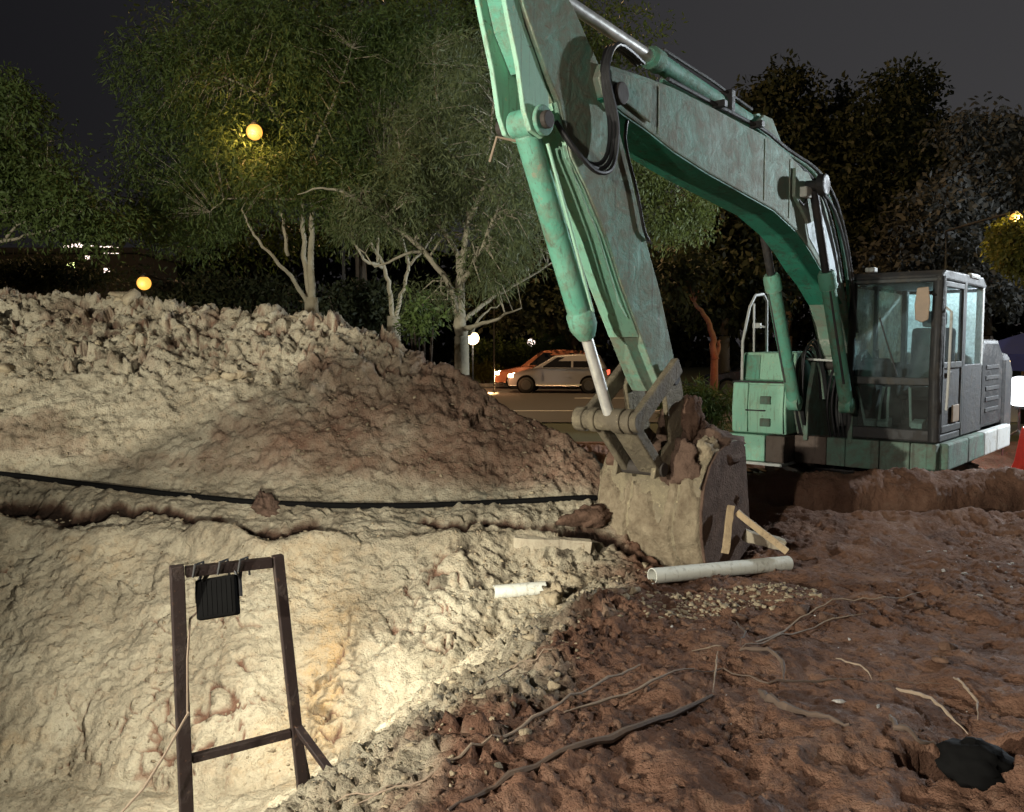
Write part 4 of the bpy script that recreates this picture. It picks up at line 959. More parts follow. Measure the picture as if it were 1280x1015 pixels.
bar(BL, TL + up_ * .03, .056, 'post', sf); bar(BR, TR + up_ * .03, .047, 'post', sf)
xd = (TR - TL).normalized()
bar(TL + xd * .035, TR - xd * .026, .044, 'top_bar', sf)
ML = TL + (at(240, 950, D1) - TL); MR = at(360, 915, D2)
tL = (ML.z - TL.z) / (BL.z - TL.z); tR = (MR.z - TR.z) / (BR.z - TR.z)
bar(TL + (BL - TL) * tL + xd * .03, TR + (BR - TR) * tR - xd * .025, .036, 'cross_bar', sf)
k0 = TR + (BR - TR) * .66; k1 = Vector((BR.x + .16, BR.y - .12, 0)); k1.z = float(hz(k1.x, k1.y)) - .02
bar(k0, k1, .035, 'brace', sf); k1 = Vector((BR.x - .05, BR.y + .30, 0)); k1.z = float(hz(k1.x, k1.y)) - .02; bar(k0, k1, .035, 'brace', sf)
for t_ in (.18, .42, .62):   # wire twisted round the top bar
    p_ = TL + (TR - TL) * t_ + O_
    MB().tube([p_ + Vector((0, -.034, -.02)), p_ + Vector((.01, -.034, .034)), p_ + Vector((.02, .034, .03)), p_ + Vector((.03, .03, -.05))], .006, 6).build('wire_tie', 'rubber', sf)
hk = TL + (TR - TL) * .62
MB().tube([hk + O_ + Vector((0, 0, -.02)), LAMP_A + Vector((.085, -.02, .04)) + O_], .009, 6).build('hanger', 'black_metal', sf)
MB().tube([TL + (TR - TL) * .3 + O_ + Vector((0, 0, -.02)), LAMP_A + Vector((-.085, -.02, .05)) + O_], .009, 6).build('hanger', 'black_metal', sf)
cpts = [LAMP_A + Vector((-.06, -.05, -.03)), LAMP_A + Vector((-.11, -.08, -.08)), TL + (BL - TL) * .25 + Vector((.05, -.05, 0)), TL + (BL - TL) * .42 + Vector((.045, -.06, 0)), at(236, 890, 3.62), at(205, 945, 3.55), at(180, 985, 3.50), at(150, 1018, 3.48), at(110, 1080, 3.45)]
tag(MB().tube(cpts, .0055, 6).build('power_cable', 'root', smooth=True), 'thin pale power cable running from the floodlight down past the frame', 'cable')

def stand(name, p, label):
    g = float(hz(p[0], p[1])) if GX0 < p[0] < GX1 and GY0 < p[1] < GY1 else -.03
    r = thing(name, label, 'stand', (p[0], p[1], g)); h = p[2] - g
    MB().cyl((0, 0, min(.5, h * .4)), (0, 0, h - .09), .02, 10).build('pole', 'pole_metal', r)
    for k in range(3):
        a = k * 2.094 + .4; q = min(.5, h * .4)
        ex_, ey_ = math.cos(a) * .42, math.sin(a) * .42
        gz = (float(hz(p[0] + ex_, p[1] + ey_)) if GX0 < p[0] < GX1 and GY0 < p[1] < GY1 else -.03) - g
        MB().cyl((0, 0, q + .03), (ex_, ey_, gz), .014, 8).build('leg', 'pole_metal', r)
    return r
floodlight('floodlight', LAMP_B - (AIM_B - LAMP_B).normalized() * .06, AIM_B, 'floodlight on a tall tripod mast behind the photographer', .30)
stand('tripod_mast', LAMP_B + Vector((-.04, -.10, 0)), 'tall tripod mast carrying a floodlight behind the photographer')
floodlight('floodlight', LAMP_C - (AIM_C - LAMP_C).normalized() * .06, AIM_C, 'floodlight on a low tripod beside the pit aimed at the excavator', .24)
floodlight('floodlight', LAMP_E - (AIM_E - LAMP_E).normalized() * .06, AIM_E, 'white floodlight on a tall tripod mast beyond the excavator', .34, 'glow_white')
stand('tripod_mast', LAMP_E + Vector((.10, .04, 0)), 'tall tripod mast carrying a white floodlight beyond the excavator')
stand('low_tripod', LAMP_C + Vector((0, -.10, 0)), 'low tripod beside the pit carrying a floodlight')
wk = thing('work_lamp', 'dazzling white work lamp behind the excavator with its glare built as a ball', 'work lamp', LAMP_D)  # glowing ball added for the round glare of the lamp
MB().ball((0, 0, 0), .25, 24, 16, (1, 1, .92)).build('glare_ball', 'glow_glare', wk, 0, 2); MB().cyl((0, 0, -.27), (0, 0, -.20), .07, 12).build('socket', 'black_metal', wk)
stand('lamp_tripod', LAMP_D + Vector((0, 0, -.16)), 'tripod under the dazzling white work lamp')
point('yellow_beacon_glow', at(1257, 455, 12.6), 8, (1, .75, .3), .05)
bq = at(1257, 455, 12.9); bt = thing('beacon', 'small amber beacon on a rod beside the blue canopy', 'beacon', (bq.x, bq.y, -.03))
MB().cyl((0, 0, 0), (0, 0, bq.z + .0), .015, 8).build('rod', 'pole_metal', bt); MB().ball((0, 0, bq.z + .06), .06, 12, 8).build('lens', 'glow_warm', bt)

# blue canopy and barrier beyond the work lamp
cv = at(1290, 400, 16.5); cn = thing('canopy', 'blue tarpaulin canopy on four poles behind the work lamp', 'canopy', (cv.x + .9, cv.y, -.03))
MB().add([(-1.5, -1.5, 1.45), (1.5, -1.5, 1.45), (1.5, 1.5, 1.45), (-1.5, 1.5, 1.45), (0, 0, 2.15), (-1.5, -1.5, 1.15), (1.5, -1.5, 1.15), (1.5, 1.5, 1.15), (-1.5, 1.5, 1.15)],
         [(0, 1, 4), (1, 2, 4), (2, 3, 4), (3, 0, 4), (0, 5, 6, 1), (1, 6, 7, 2), (2, 7, 8, 3), (3, 8, 5, 0)]).build('tarpaulin', 'blue_tarp', cn)
for sx_ in (-1, 1):
    for sy_ in (-1, 1): MB().cyl((1.45 * sx_, 1.45 * sy_, 0), (1.45 * sx_, 1.45 * sy_, 1.45), .03, 8).build('pole', 'white_plastic', cn)
bp = at(1274, 570, 11.6); br_ = thing('barrier', 'red and white plastic barrier beside the excavator', 'barrier', (bp.x + .25, bp.y, float(hz(bp.x + .2, min(bp.y, 14))) ))
MB().prism([(-.30, .0), (.30, .0), (.30, .1), (.2, .35), (.12, .8), (-.12, .8), (-.2, .35), (-.30, .1)], -.22, .22).build('body', 'red_plastic', br_, .03)
MB().bb(-.16, .16, -.228, -.19, .42, .6).build('reflective_band', 'white_plastic', br_, .005)

# ------------------------------------------------------------------ things lying about the dig
def lie(u, v, zoff=0):
    """point of the terrain seen at pixel (u, v)"""
    for D in np.arange(2.4, 13, .01):
        p = at(u, v, D)
        if p.z <= float(hz(p.x, p.y)): return p + Vector((0, 0, zoff))
    return at(u, v, 6)
def pipe(name, p, q, r, mat, label, cat):
    c = (p + q) / 2; d = (q - p); n = 20
    o = thing(name, label, cat, c)
    d2 = d / 2; a = d.normalized(); e1_ = a.orthogonal().normalized(); e2_ = a.cross(e1_); m = MB(); vv = []
    for rr, t in ((r, -1), (r, 1), (r * .88, 1), (r * .88, -1)):
        for k in range(n): vv.append(d2 * t + (e1_ * math.cos(6.2832 * k / n) + e2_ * math.sin(6.2832 * k / n)) * rr)
    m.add(vv, [(g * n + k, g * n + (k + 1) % n, ((g + 1) % 4) * n + (k + 1) % n, ((g + 1) % 4) * n + k) for g in range(4) for k in range(n)])
    m.build('pipe_wall', mat, o, 0, True)
    return o
pipe('long_pipe', lie(815, 730) + Vector((0, 0, .055)), lie(985, 712) + Vector((0, 0, .05)), .056, 'worn_white', 'long pale plastic pipe lying at the foot of the bucket', 'pipe')
sp_ = lie(640, 742)
pipe('short_pipe', sp_ + Vector((-.13, -.03, .02)), sp_ + Vector((.24, .04, .03)), .050, 'worn_white', 'short pale green pipe stub sticking out of the pit wall', 'pipe')
def plank(name, p, q, w, t, mat, label, cat='plank'):
    o = thing(name, label, cat, (p + q) / 2); d = (q - p).normalized(); s = d.cross(Vector((0, 1, .2))).normalized(); n = d.cross(s)
    m = MB(); L_ = (q - p).length / 2; r = random.Random(name); vv = []; K = 9
    for i in range(K):
        tt = -L_ + 2 * L_ * i / (K - 1); j = [(r.random() - .5) * w * .12 for _ in range(4)]
        bend = n * (.012 * math.sin(i * .8))
        for sg, (sa, sb) in enumerate(((-1, -1), (1, -1), (1, 1), (-1, 1))): vv.append(d * tt + s * (sa * w / 2 + j[sg]) + n * sb * t / 2 + bend)
    ff = [(i * 4 + k, i * 4 + (k + 1) % 4, i * 4 + 4 + (k + 1) % 4, i * 4 + 4 + k) for i in range(K - 1) for k in range(4)] + [(3, 2, 1, 0), tuple(K * 4 - 4 + k for k in range(4))]
    m.add(vv, ff).build('board', mat, o, .004); return o
plank('timber_stake', at(906, 692, 6.62), at(914, 632, 6.72), .055, .035, 'timber', 'upright pale timber stake leaning on the side of the bucket', 'stake')
plank('timber_batten', at(921, 640, 6.75), at(984, 690, 6.60), .050, .035, 'timber', 'pale timber batten slanting from the bucket down to the pipe', 'batten')
plank('buried_timber', at(930, 668, 7.0), at(980, 682, 7.0), .09, .06, 'old_slab', 'weathered timber half buried behind the slanting batten', 'timber')
plank('buried_plank', lie(642, 682) + Vector((0, -.01, .03)), lie(738, 688) + Vector((0, -.01, .03)), .10, .06, 'old_slab', 'pale weathered plank embedded in the bench left of the bucket', 'plank')
# black tube added along the bench as its straight shadow line
hp = [lie(u, v) for u, v in ((-330, 566), (-240, 574), (-140, 582), (-60, 588), (0, 594), (45, 599), (90, 605), (150, 612), (220, 620), (290, 627), (330, 630), (400, 633), (470, 634), (540, 633), (610, 630), (670, 627), (725, 624), (745, 624))]
hp = [p + Vector((0, -.01, .012)) for p in hp]
tag(MB().tube(spl(hp, 3), .024, 8).build('shadow_tube', 'black_plastic', smooth=True), 'long black tube added as the shadow line along the bench', 'hose')  # grouped as hose, but only stands in for a shadow line

# roots and branches lying on the brown ground
def root(name, pix, r0, r1, mat, label, lift=.012, group=None, wob=.005):
    rr = random.Random(label); pts = []; lift *= 1.6
    ctrl = [lie(u, v) for u, v in pix]
    for i in range(len(ctrl) - 1):
        for k in range(5):
            t = k / 5; p = ctrl[i].lerp(ctrl[i + 1], t); h_ = float(hz(p.x, p.y)); p.z = max(p.z, h_) * .6 + (h_ + .0) * .4
            pts.append(p + Vector(((rr.random() - .5) * wob, (rr.random() - .5) * wob, lift * (.55 + .45 * math.sin(len(pts) * .23)) - .004 + (rr.random() - .3) * wob)))
    pts.append(ctrl[-1] + Vector((0, 0, lift * .3))); n = len(pts)
    o = MB().tube(pts, [(r0 + (r1 - r0) * i / (n - 1)) * .6 * (.7 + .6 * rr.random()) * (1 - .55 * abs(2 * i / (n - 1) - 1) ** 3) for i in range(n)], 7).build(name, mat, smooth=True)
    return tag(o, label, 'root' if 'root' in name else 'branch', group)
root('branch', [(1160, 742), (1105, 755), (1040, 758), (990, 785), (940, 805), (865, 817)], .006, .012, 'root', 'long pale forked branch lying across the brown ground', .03)
root('branch', [(1082, 770), (1030, 785), (960, 808), (925, 814)], .005, .009, 'root', 'lower fork of the long pale branch', .02)
root('twig_branch', [(897, 818), (894, 845), (891, 868)], .009, .004, 'root', 'short pale twig hanging from the long branch', .02)
root('branch', [(800, 838), (760, 858), (700, 890), (640, 922), (575, 952), (530, 980), (440, 1012)], .014, .008, 'root', 'long straw coloured stick lying along the edge of the pit', .03)
root('branch', [(868, 840), (800, 868), (705, 893)], .010, .012, 'root', 'pale side stick branching towards the brown ground', .02)
bg = lie(1222, 985); m_ = MB(); m_.ball((0, 0, 0), 1, 26, 18); V_ = np.array(m_.v); n_ = fbm(V_ + 3, 2.2, 4, .6)[:, None]
bgo = mesh_np('dark_blob', V_ * (1 + .22 * n_) * np.array([.125, .11, .08]), np.array(m_.f), 'black_plastic', smooth=False); bgo.location = bg + Vector((.02, .06, .06))
tag(bgo, 'black blob added for the dark hole beside the mound', 'dark blob')  # added black object in place of the dark hole
root('root', [(890, 872), (800, 912), (700, 945), (620, 985), (560, 1015)], .024, .02, 'root_dark', 'long dark root running beside the edge of the pit', .012)
root('root', [(868, 842), (905, 845), (960, 860), (1020, 855), (1100, 852), (1175, 857)], .009, .006, 'root_dark', 'thin brown root stretched across the soil', .02)
root('root', [(950, 872), (958, 888), (985, 898), (1030, 902), (1062, 910)], .034, .016, 'root_dark', 'curved dark root arched over its own shadow', .035)
root('root', [(1120, 868), (1150, 880), (1185, 905), (1210, 922)], .016, .008, 'root', 'pale root end poking over the hollow', .03)
root('root', [(1112, 900), (1120, 922), (1145, 934), (1172, 938)], .022, .012, 'root_dark', 'small hooked root below the pale root end', .025)
root('root', [(1192, 855), (1205, 872), (1221, 890), (1222, 905)], .014, .006, 'root', 'stubby peeled root standing beside the hollow', .035)
root('root', [(920, 782), (932, 800), (925, 812)], .012, .006, 'root_dark', 'short dark root crossing the long branch', .03)
root('root', [(925, 818), (960, 822), (978, 838), (980, 856)], .020, .014, 'root_dark', 'looped dark root below the long branch', .03)
root('root', [(1045, 828), (1075, 840), (1090, 852)], .008, .006, 'root', 'short pale root in the middle of the brown ground', .02)
root('root', [(690, 820), (640, 850), (600, 870)], .008, .006, 'root', 'thin pale stick among the crumbs of the pit edge', .03)
root('root', [(500, 985), (470, 1000), (410, 1012)], .006, .005, 'root', 'thin straw stalk at the bright foot of the pit', .02)
for k, (u, v) in enumerate(((1062, 800), (1205, 718), (1180, 715), (1225, 745), (1160, 690), (1265, 705), (1048, 878), (1098, 885))):
    p = lie(u, v); sz = .012 + .010 * random.random()
    ob = clod('white_stone', p + Vector((0, 0, sz * .4)), sz, 'stone_white', 'small bright white stone lying on the brown ground', 'white stones on the brown ground', 400 + k, (1.6, 1.0, .8)); ob['category'] = 'stone'

# ------------------------------------------------------------------ cars on the road
def car(name, label, loc, rz, paint, Lh=1.95, roof=1.46, lights=True, group=None, hatch=True):
    r = thing(name, label, 'car', loc, rz, group)
    prof = [(-Lh + .06, .28), (-Lh, .52), (-Lh + .05, .86), (-Lh + .18, .96), (.72, .97), (1.15, .92), (Lh - .30, .78), (Lh - .05, .64), (Lh, .48), (Lh - .04, .28)]
    n = len(prof); v = []
    for yy_, sh in ((-.76, 0), (-.83, 1), (.83, 1), (.76, 0)):
        for (px, pz) in prof: v.append((px * (1 if sh else .985), yy_ * (.97 if pz > .8 and sh else 1), pz if sh or pz < .5 else pz))
    f = [tuple(range(n)), tuple(range(4 * n - 1, 3 * n - 1, -1))] + [(g * n + k, g * n + (k + 1) % n, (g + 1) * n + (k + 1) % n, (g + 1) * n + k) for g in range(3) for k in range(n)]
    body = MB().add(v, f).build('body', paint, r, .05, True)
    bt = [(-Lh + .10, .94), (.98, .94)]; tp = [(-Lh + (.38 if hatch else .9), roof), (.12, roof - .01)]; mid = (-.75, roof + .05)
    def ring_(y_b, y_t): return [(bt[0][0], y_b, bt[0][1]), (bt[1][0], y_b, bt[1][1]), (tp[1][0], y_t, tp[1][1]), (mid[0], y_t, mid[1]), (tp[0][0], y_t, tp[0][1])]
    a = ring_(-.78, -.60); b = ring_(.78, .60)
    MB().add(a + b, [(0, 1, 2, 3, 4), (9, 8, 7, 6, 5)] + [(k, k + 5, (k + 1) % 5 + 5, (k + 1) % 5) for k in range(5)]).build('cabin', paint, r, .04, True)
    for s in (-1, 1):
        def side(px, t): return (px, s * (.785 - .18 * t + .004), .94 + (roof - .94) * t)
        lo, hi = .12, .86
        for q0, q1, w0, w1 in ((-.52, .62, -.52, .02), (-1.42, -.60, -1.25, -.60)):
            MB().add([side(q0, lo), side(q1, lo), side(w1, hi), side(w0, hi)] + [(p[0], p[1] - s * .02, p[2]) for p in (side(q0, lo), side(q1, lo), side(w1, hi), side(w0, hi))],
                     [(0, 1, 2, 3), (7, 6, 5, 4), (0, 4, 5, 1), (1, 5, 6, 2), (2, 6, 7, 3), (3, 7, 4, 0)]).build('side_window', 'car_glass', r)
        MB().box((.62, s * .87, 1.0), (.06, .07, .05)).build('wing_mirror', paint, r, .02)
        MB().box((-.45, s * .832, .80), (.07, .01, .015)).build('door_handle', paint, r, .005)
        MB().box((-.2, s * .832, .33), (1.05, .012, .03)).build('sill_trim', 'pale_panel', r, .005)
        for wx in (-1.22, 1.22):
            w = MB().tube([(wx, s * .66, .31), (wx, s * .68, .31), (wx, s * .83, .31), (wx, s * .85, .31)], [.29, .31, .31, .28], 24).build('wheel', 'rubber', r, 0, True)
            MB().tube([(wx, s * .80, .31), (wx, s * .856, .31)], [.20, .19], 20).build('rim', 'pole_metal', w)
            MB().tube([(wx, s * .60, .33), (wx, s * .837, .33)], .37, 24).build('wheel_arch', 'black_plastic', r)
        MB().box((Lh - .12, s * .60, .66), (.10, .17, .07)).build('headlight', 'glow_head' if lights else 'car_glass', r, .02)
        MB().box((-Lh + .03, s * .62, .80), (.05, .12, .08)).build('tail_light', 'glow_red', r, .01)
    MB().add([(1.0, -.68, .975), (1.0, .68, .975), (.20, .55, roof - .03), (.20, -.55, roof - .03), (.97, -.68, .95), (.97, .68, .95), (.16, .55, roof - .06), (.16, -.55, roof - .06)],
             [(0, 1, 2, 3), (7, 6, 5, 4), (0, 4, 5, 1), (1, 5, 6, 2), (2, 6, 7, 3), (3, 7, 4, 0)]).build('windscreen', 'car_glass', r)
    return r
def rd(u, D): p = at(u, 480, D); return (p.x, p.y, RZ)
car('silver_hatchback', 'silver hatchback with lit headlights driving along the road', rd(699, 35.0), math.radians(172), 'silver_paint')
c2 = car('orange_lit_hatchback', 'taller car with orange light painted into its colour and glowing headlights just beyond the silver hatchback', rd(681, 38.2), math.radians(174), 'orange_lit_paint', 2.1, 1.62)  # orange spill on this car is in its paint colour
car('parked_car', 'dark car parked by the verge behind the excavator', rd(950, 32.0), math.radians(172), 'dark_car_paint', 2.1, 1.45, False)
for nm, u, D, w in (('headlight_beam', 640, 35, 2600), ('headlight_beam', 622, 38.2, 3000)):
    p = at(u, 470, D); spot(nm, (p.x - .3, p.y - .1, .36), (p.x - 3.5, p.y - 1.6, -.3), w * 1.6, (1, .58, .24), 110, .8, .08)
    point('headlight_glow', (p.x - .35, p.y - .9, .35), 22, (1, .45, .2), .1)

# ------------------------------------------------------------------ street lamps and far lights
def lamp(name, u, v, D, label, r=.2, glow='glow_orange', watts=60, col=(1, .55, .18), arm=True):
    p = at(u, v, D); o = thing(name, label, 'street lamp', (p.x + (.35 if arm else 0), p.y, gz(D)))
    h = p.z - gz(D); dx = -.35 if arm else 0
    if arm: MB().tube(spl([(0, 4.2, 0), (0, 4.2, h - .5), (-.12, 4.0, h + r * .8), (dx, 3.0, h + r * 1.0), (dx, 0, h + r * 1.2)]), .03, 8).build('pole', 'black_metal', o, 0, True)
    else: MB().tube([(0, 0, 0), (0, 0, max(.2, h - r))], [.03, .025], 8).build('pole', 'black_metal', o)
    MB().ball((dx, 0, h), r, 16, 10).build('globe', glow, o, 0, 2)
    MB().tube([(dx, 0, h + r * .85), (dx, 0, h + r * 1.1), (dx, 0, h + r * 1.35)], [r * .5, r * .4, r * .15], 12).build('cap', 'black_metal', o)
    if watts: point(name + '_light', (p.x, p.y - r * 1.6 - .03, p.z - .05), watts, col, .1)
    return o
lamp('street_lamp', 318, 165, 11.9, 'glowing orange street lamp high among the tree branches', .105, 'glow_orange', 45)
lamp('street_lamp', 180, 354, 15.0, 'low orange lamp just above the embankment crest', .115, 'glow_orange', 20)
lamp('garden_lamp', 591, 423, 24.0, 'bright warm white lamp beside the pale tree trunk', .17, 'glow_warm', 60, (1, .85, .65), False)
lamp('road_lamp', 664, 428, 46.0, 'small white lamp on a pole behind the silver hatchback', .20, 'glow_window', 20, (1, .9, .8), False)
lamp('street_lamp', 600, -90, 30.0, 'tall sodium street lamp standing over the road and the two cars', .25, 'glow_orange', 8000, (1, .60, .27))
lamp('far_lamp', 691, 366, 60.0, 'tiny amber far lamp between tree and excavator cylinder', .17, 'glow_orange', 0)
lamp('far_lamp', 684, 373, 64.0, 'fainter tiny amber far lamp below its neighbour', .13, 'glow_orange', 0)
lamp('street_lamp', 1270, 273, 22.0, 'orange street lamp above the yellow lit tree at the right', .14, 'glow_orange', 700, (1, .72, .22))
lamp('street_lamp', 1440, 215, 30.0, 'white street lamp along the road past the canopy', .2, 'glow_warm', 1300, (.9, .93, 1))
# far building with lit windows seen under the left-hand trees
bw_ = at(85, 400, 52); bld = thing('building', 'dim far building with a row of small lit windows below the trees', 'building', (bw_.x, bw_.y, RZ - .03))
MB().bb(-4.2, 4.2, 0, 6, 0, 7.2).build('wall', 'far_wall', bld); MB().bb(-4.4, 4.4, -.2, 6.2, 7.2, 7.5).build('roof', 'dark_paint', bld)
MB().bb(-2.6, -1.7, -.3, .1, 0, 6.9).build('column', 'far_wall', bld)
for u, v, w, g in ((83, 310, .22, 'glow_window'), (93, 308, .24, 'glow_window'), (100, 307, .24, 'glow_window'), (118, 311, .30, 'glow_window'), (127, 311, .24, 'glow_window'), (135, 312, .32, 'glow_window'), (143, 313, .28, 'glow_window'), (109, 322, .16, 'glow_window'), (133, 338, .2, 'glow_window'), (88, 334, .42, 'glow_green'), (68, 345, .2, 'glow_window')):
    p = at(u, v, 51.9); q = p - Vector(bld.location)
    wv_ = MB().bb(q.x - w, q.x + w, -.05, .06, q.z - w * .85, q.z + w * .85).build('window', 'dark_paint', bld)
    MB().bb(q.x - w * .8, q.x + w * .8, -.07, -.04, q.z - w * .65, q.z + w * .65).build('pane', g, wv_)

# ------------------------------------------------------------------ trees
def leaves(name, cent, per, spread, ln, wd, mat, parent, seed, droop=.5, off=Vector((0, 0, 0))):
    r = np.random.default_rng(seed); cent = np.array(cent, float); K = len(cent)
    ci = np.repeat(np.arange(K), per); n = len(ci)
    sp = spread * (.6 + .8 * r.random(K))[ci]
    g = r.normal(size=(n, 3)); g /= np.maximum(np.linalg.norm(g, axis=1), 1e-6)[:, None]
    p = cent[ci] + g * (sp * r.random(n) ** .5)[:, None] * np.array([1, 1, .8])
    d = r.normal(size=(n, 3)) + g * .8; d[:, 2] -= droop * 1.6; d /= np.linalg.norm(d, axis=1)[:, None]
    w = np.cross(d, r.normal(size=(n, 3))); w /= np.maximum(np.linalg.norm(w, axis=1), 1e-6)[:, None]
    l = ln * (.55 + .9 * r.random(n))[:, None]; ww = wd * (.6 + .8 * r.random(n))[:, None]
    A = p; B = p + d * l * .5 + w * ww; Cc = p + d * l; Dd = p + d * l * .5 - w * ww
    V = np.stack([A, B, Cc, Dd], 1).reshape(-1, 3) - np.array(off)
    Qd = np.arange(4 * n).reshape(n, 4)
    return mesh_np(name, V, Qd, mat, parent)
def tree(name, label, D, base, limbs, blobs, nclump, per, leafmat, bark, spread=.32, ln=.10, wd=.018, seed=1, group=None, droop=.5, twig=1.0, depth=1.0, r0=.12):
    """limbs: [(r0, r1, [(u, v, dD), ...])]; blobs: [(u, v, ru, rv, dD)] in photo pixels at distance D"""
    rr = random.Random(seed); bp_ = at(base[0], base[1], D); o = thing(name, label, 'tree', (bp_.x, bp_.y, gz(D) - .02), 0, group)
    off = Vector(o.location); m = MB(); nodes = []; r0 *= .8; limbs = [(a_ * .78, b_ * .7, c_) for a_, b_, c_ in limbs]
    m.tube([Vector((0, 0, 0)), Vector(((at(base[0], base[1], D) - off).x, 0, (bp_.z - off.z) * .5)), bp_ - off], [r0 * 1.35, r0 * 1.1, r0], 10)
    for (a0, a1, pix) in limbs:
        P_ = [at(u, v, D + dd) for u, v, dd in pix]; pts = []
        for i in range(len(P_) - 1):
            for k in range(4):
                t = k / 4; q = P_[i].lerp(P_[i + 1], t); j = .03 * (D / 12)
                pts.append(q + Vector(((rr.random() - .5) * j, (rr.random() - .5) * j, (rr.random() - .5) * j)))
        pts.append(P_[-1]); n = len(pts)
        m.tube([p - off for p in pts], [a0 + (a1 - a0) * (i / (n - 1)) for i in range(n)], 8)
        nodes += [(p, a0 + (a1 - a0) * (i / (n - 1))) for i, p in enumerate(pts)][2:]
    cl = []
    area = [b[2] * b[3] for b in blobs]; tot = sum(area)
    for b, ar in zip(blobs, area):
        k = 0
        while k < nclump * ar / tot:
            x_, y_, z_ = (rr.gauss(0, 1) for _ in range(3)); q = math.sqrt(x_ * x_ + y_ * y_ + z_ * z_) + 1e-6; rad = rr.random() ** .42
            x_, y_, z_ = x_ / q * rad, y_ / q * rad, z_ / q * rad
            sz = b[3] / FPX * D * depth
            cl.append(at(b[0] + x_ * b[2], b[1] + y_ * b[3], D + b[4] + z_ * max(sz, .8))); k += 1
    if nodes:
        for q in cl:                                             # twigs from the limbs out to the clumps
            if rr.random() > twig: continue
            nd = min(nodes, key=lambda e: (e[0] - q).length)
            if (nd[0] - q).length > 2.6 * D / 12: continue
            mid = nd[0].lerp(q, .5) + Vector(((rr.random() - .5) * .2, (rr.random() - .5) * .2, .06 + .12 * rr.random())) * (D / 13)
            ra_ = min(nd[1] * .6, .018 * D / 12)
            m.tube([nd[0] - off, mid - off, q - off], [ra_, ra_ * .6, ra_ * .25], 5)
    m.build('trunk', bark, o, 0, 2)
    leaves('crown', cl, per, spread, ln, wd, leafmat, o, seed, droop, off)
    return o
tree('pale_tree', 'pale barked tree with spreading forked limbs beside the bright lamp', 12.0, (577, 420),
     [(.12, .085, [(577, 430, 0), (574, 385, 0), (576, 345, 0)]), (.06, .006, [(572, 395, 0), (560, 352, -.2), (530, 312, -.4), (480, 272, -.6), (425, 238, -.8), (395, 236, -.9), (372, 243, -.9)]),
      (.06, .015, [(576, 345, 0), (572, 315, .2), (548, 280, .1), (520, 243, -.1), (500, 205, -.3)]), (.065, .02, [(576, 345, 0), (582, 300, 0), (586, 262, .1), (574, 215, .3), (545, 160, .4)]),
      (.05, .012, [(586, 275, 0), (606, 230, -.2), (612, 180, -.3), (620, 110, -.3)]), (.05, .014, [(578, 352, 0), (602, 310, -.3), (622, 265, -.5), (640, 190, -.6)]),
      (.05, .012, [(580, 412, 0), (612, 402, -.2), (652, 385, -.4)]), (.045, .014, [(580, 400, 0), (610, 375, .3), (650, 352, .4), (694, 326, .5)]), (.03, .01, [(586, 418, 0), (604, 392, .2), (625, 380, .3)]),
      (.03, .008, [(548, 280, 0), (540, 220, 0), (548, 140, .1), (540, 60, .2)]), (.03, .008, [(530, 312, -.4), (500, 320, -.6), (470, 335, -.7), (440, 300, -.8)])],
     [(580, 170, 100, 130, 0), (520, 240, 70, 70, -.3), (640, 260, 55, 80, -.2), (620, 330, 50, 45, 0), (540, 375, 30, 28, -.3), (455, 270, 40, 40, -.7)], 400, 90, 'leaf_pale', 'bark_pale', .28, .10, .0075, 5, None, .7, .9)
tree('roadside_tree', 'slender several stemmed tree with a low crooked limb left of the pale tree', 12.6, (389, 372),
     [(.07, .04, [(389, 385, 0), (389, 330, 0), (391, 262, 0), (388, 190, .1)]), (.055, .03, [(386, 380, 0), (380, 320, .1), (378, 250, .2), (366, 180, .3)]), (.045, .016, [(385, 382, 0), (365, 345, -.2), (335, 315, -.4), (312, 285, -.5), (302, 262, -.5)]),
      (.04, .02, [(360, 320, 0), (356, 290, 0), (352, 258, 0), (330, 200, 0)]), (.03, .012, [(391, 262, 0), (430, 250, -.3), (470, 262, -.4)]), (.03, .01, [(378, 250, 0), (330, 247, -.2), (280, 250, -.3), (262, 265, -.3)]), (.035, .01, [(366, 180, 0), (330, 120, 0), (262, 88, 0), (240, 70, 0)]), (.035, .01, [(388, 190, 0), (420, 120, 0), (440, 60, 0)])],
     [(330, 90, 190, 100, .3), (250, 200, 110, 70, 0), (370, 200, 90, 60, 0), (330, 225, 40, 45, -.5), (220, 270, 100, 45, .4), (430, 240, 50, 40, -.2)], 600, 100, 'leaf_mid', 'bark_pale', .38, .10, .009, 8, None, .6, .5)
tree('leaning_tree', 'thin leaning tree with bare crooked stems between the two pale trees', 13.2, (492, 395),
     [(.05, .03, [(492, 400, 0), (487, 360, 0), (480, 330, 0), (462, 300, 0)]), (.045, .02, [(492, 400, 0), (505, 360, .1), (512, 330, .1), (500, 290, .2), (480, 230, .2)]), (.035, .012, [(480, 335, 0), (455, 325, -.2), (440, 300, -.3), (425, 278, -.3)]), (.03, .01, [(472, 330, 0), (474, 290, 0), (470, 245, 0)]), (.03, .01, [(512, 330, 0), (535, 305, 0), (545, 290, 0)])],
     [(480, 120, 110, 110, .5), (450, 250, 60, 45, 0), (520, 60, 90, 70, .5)], 300, 95, 'leaf_mid', 'bark_pale', .38, .10, .008, 12, None, .6, .5)
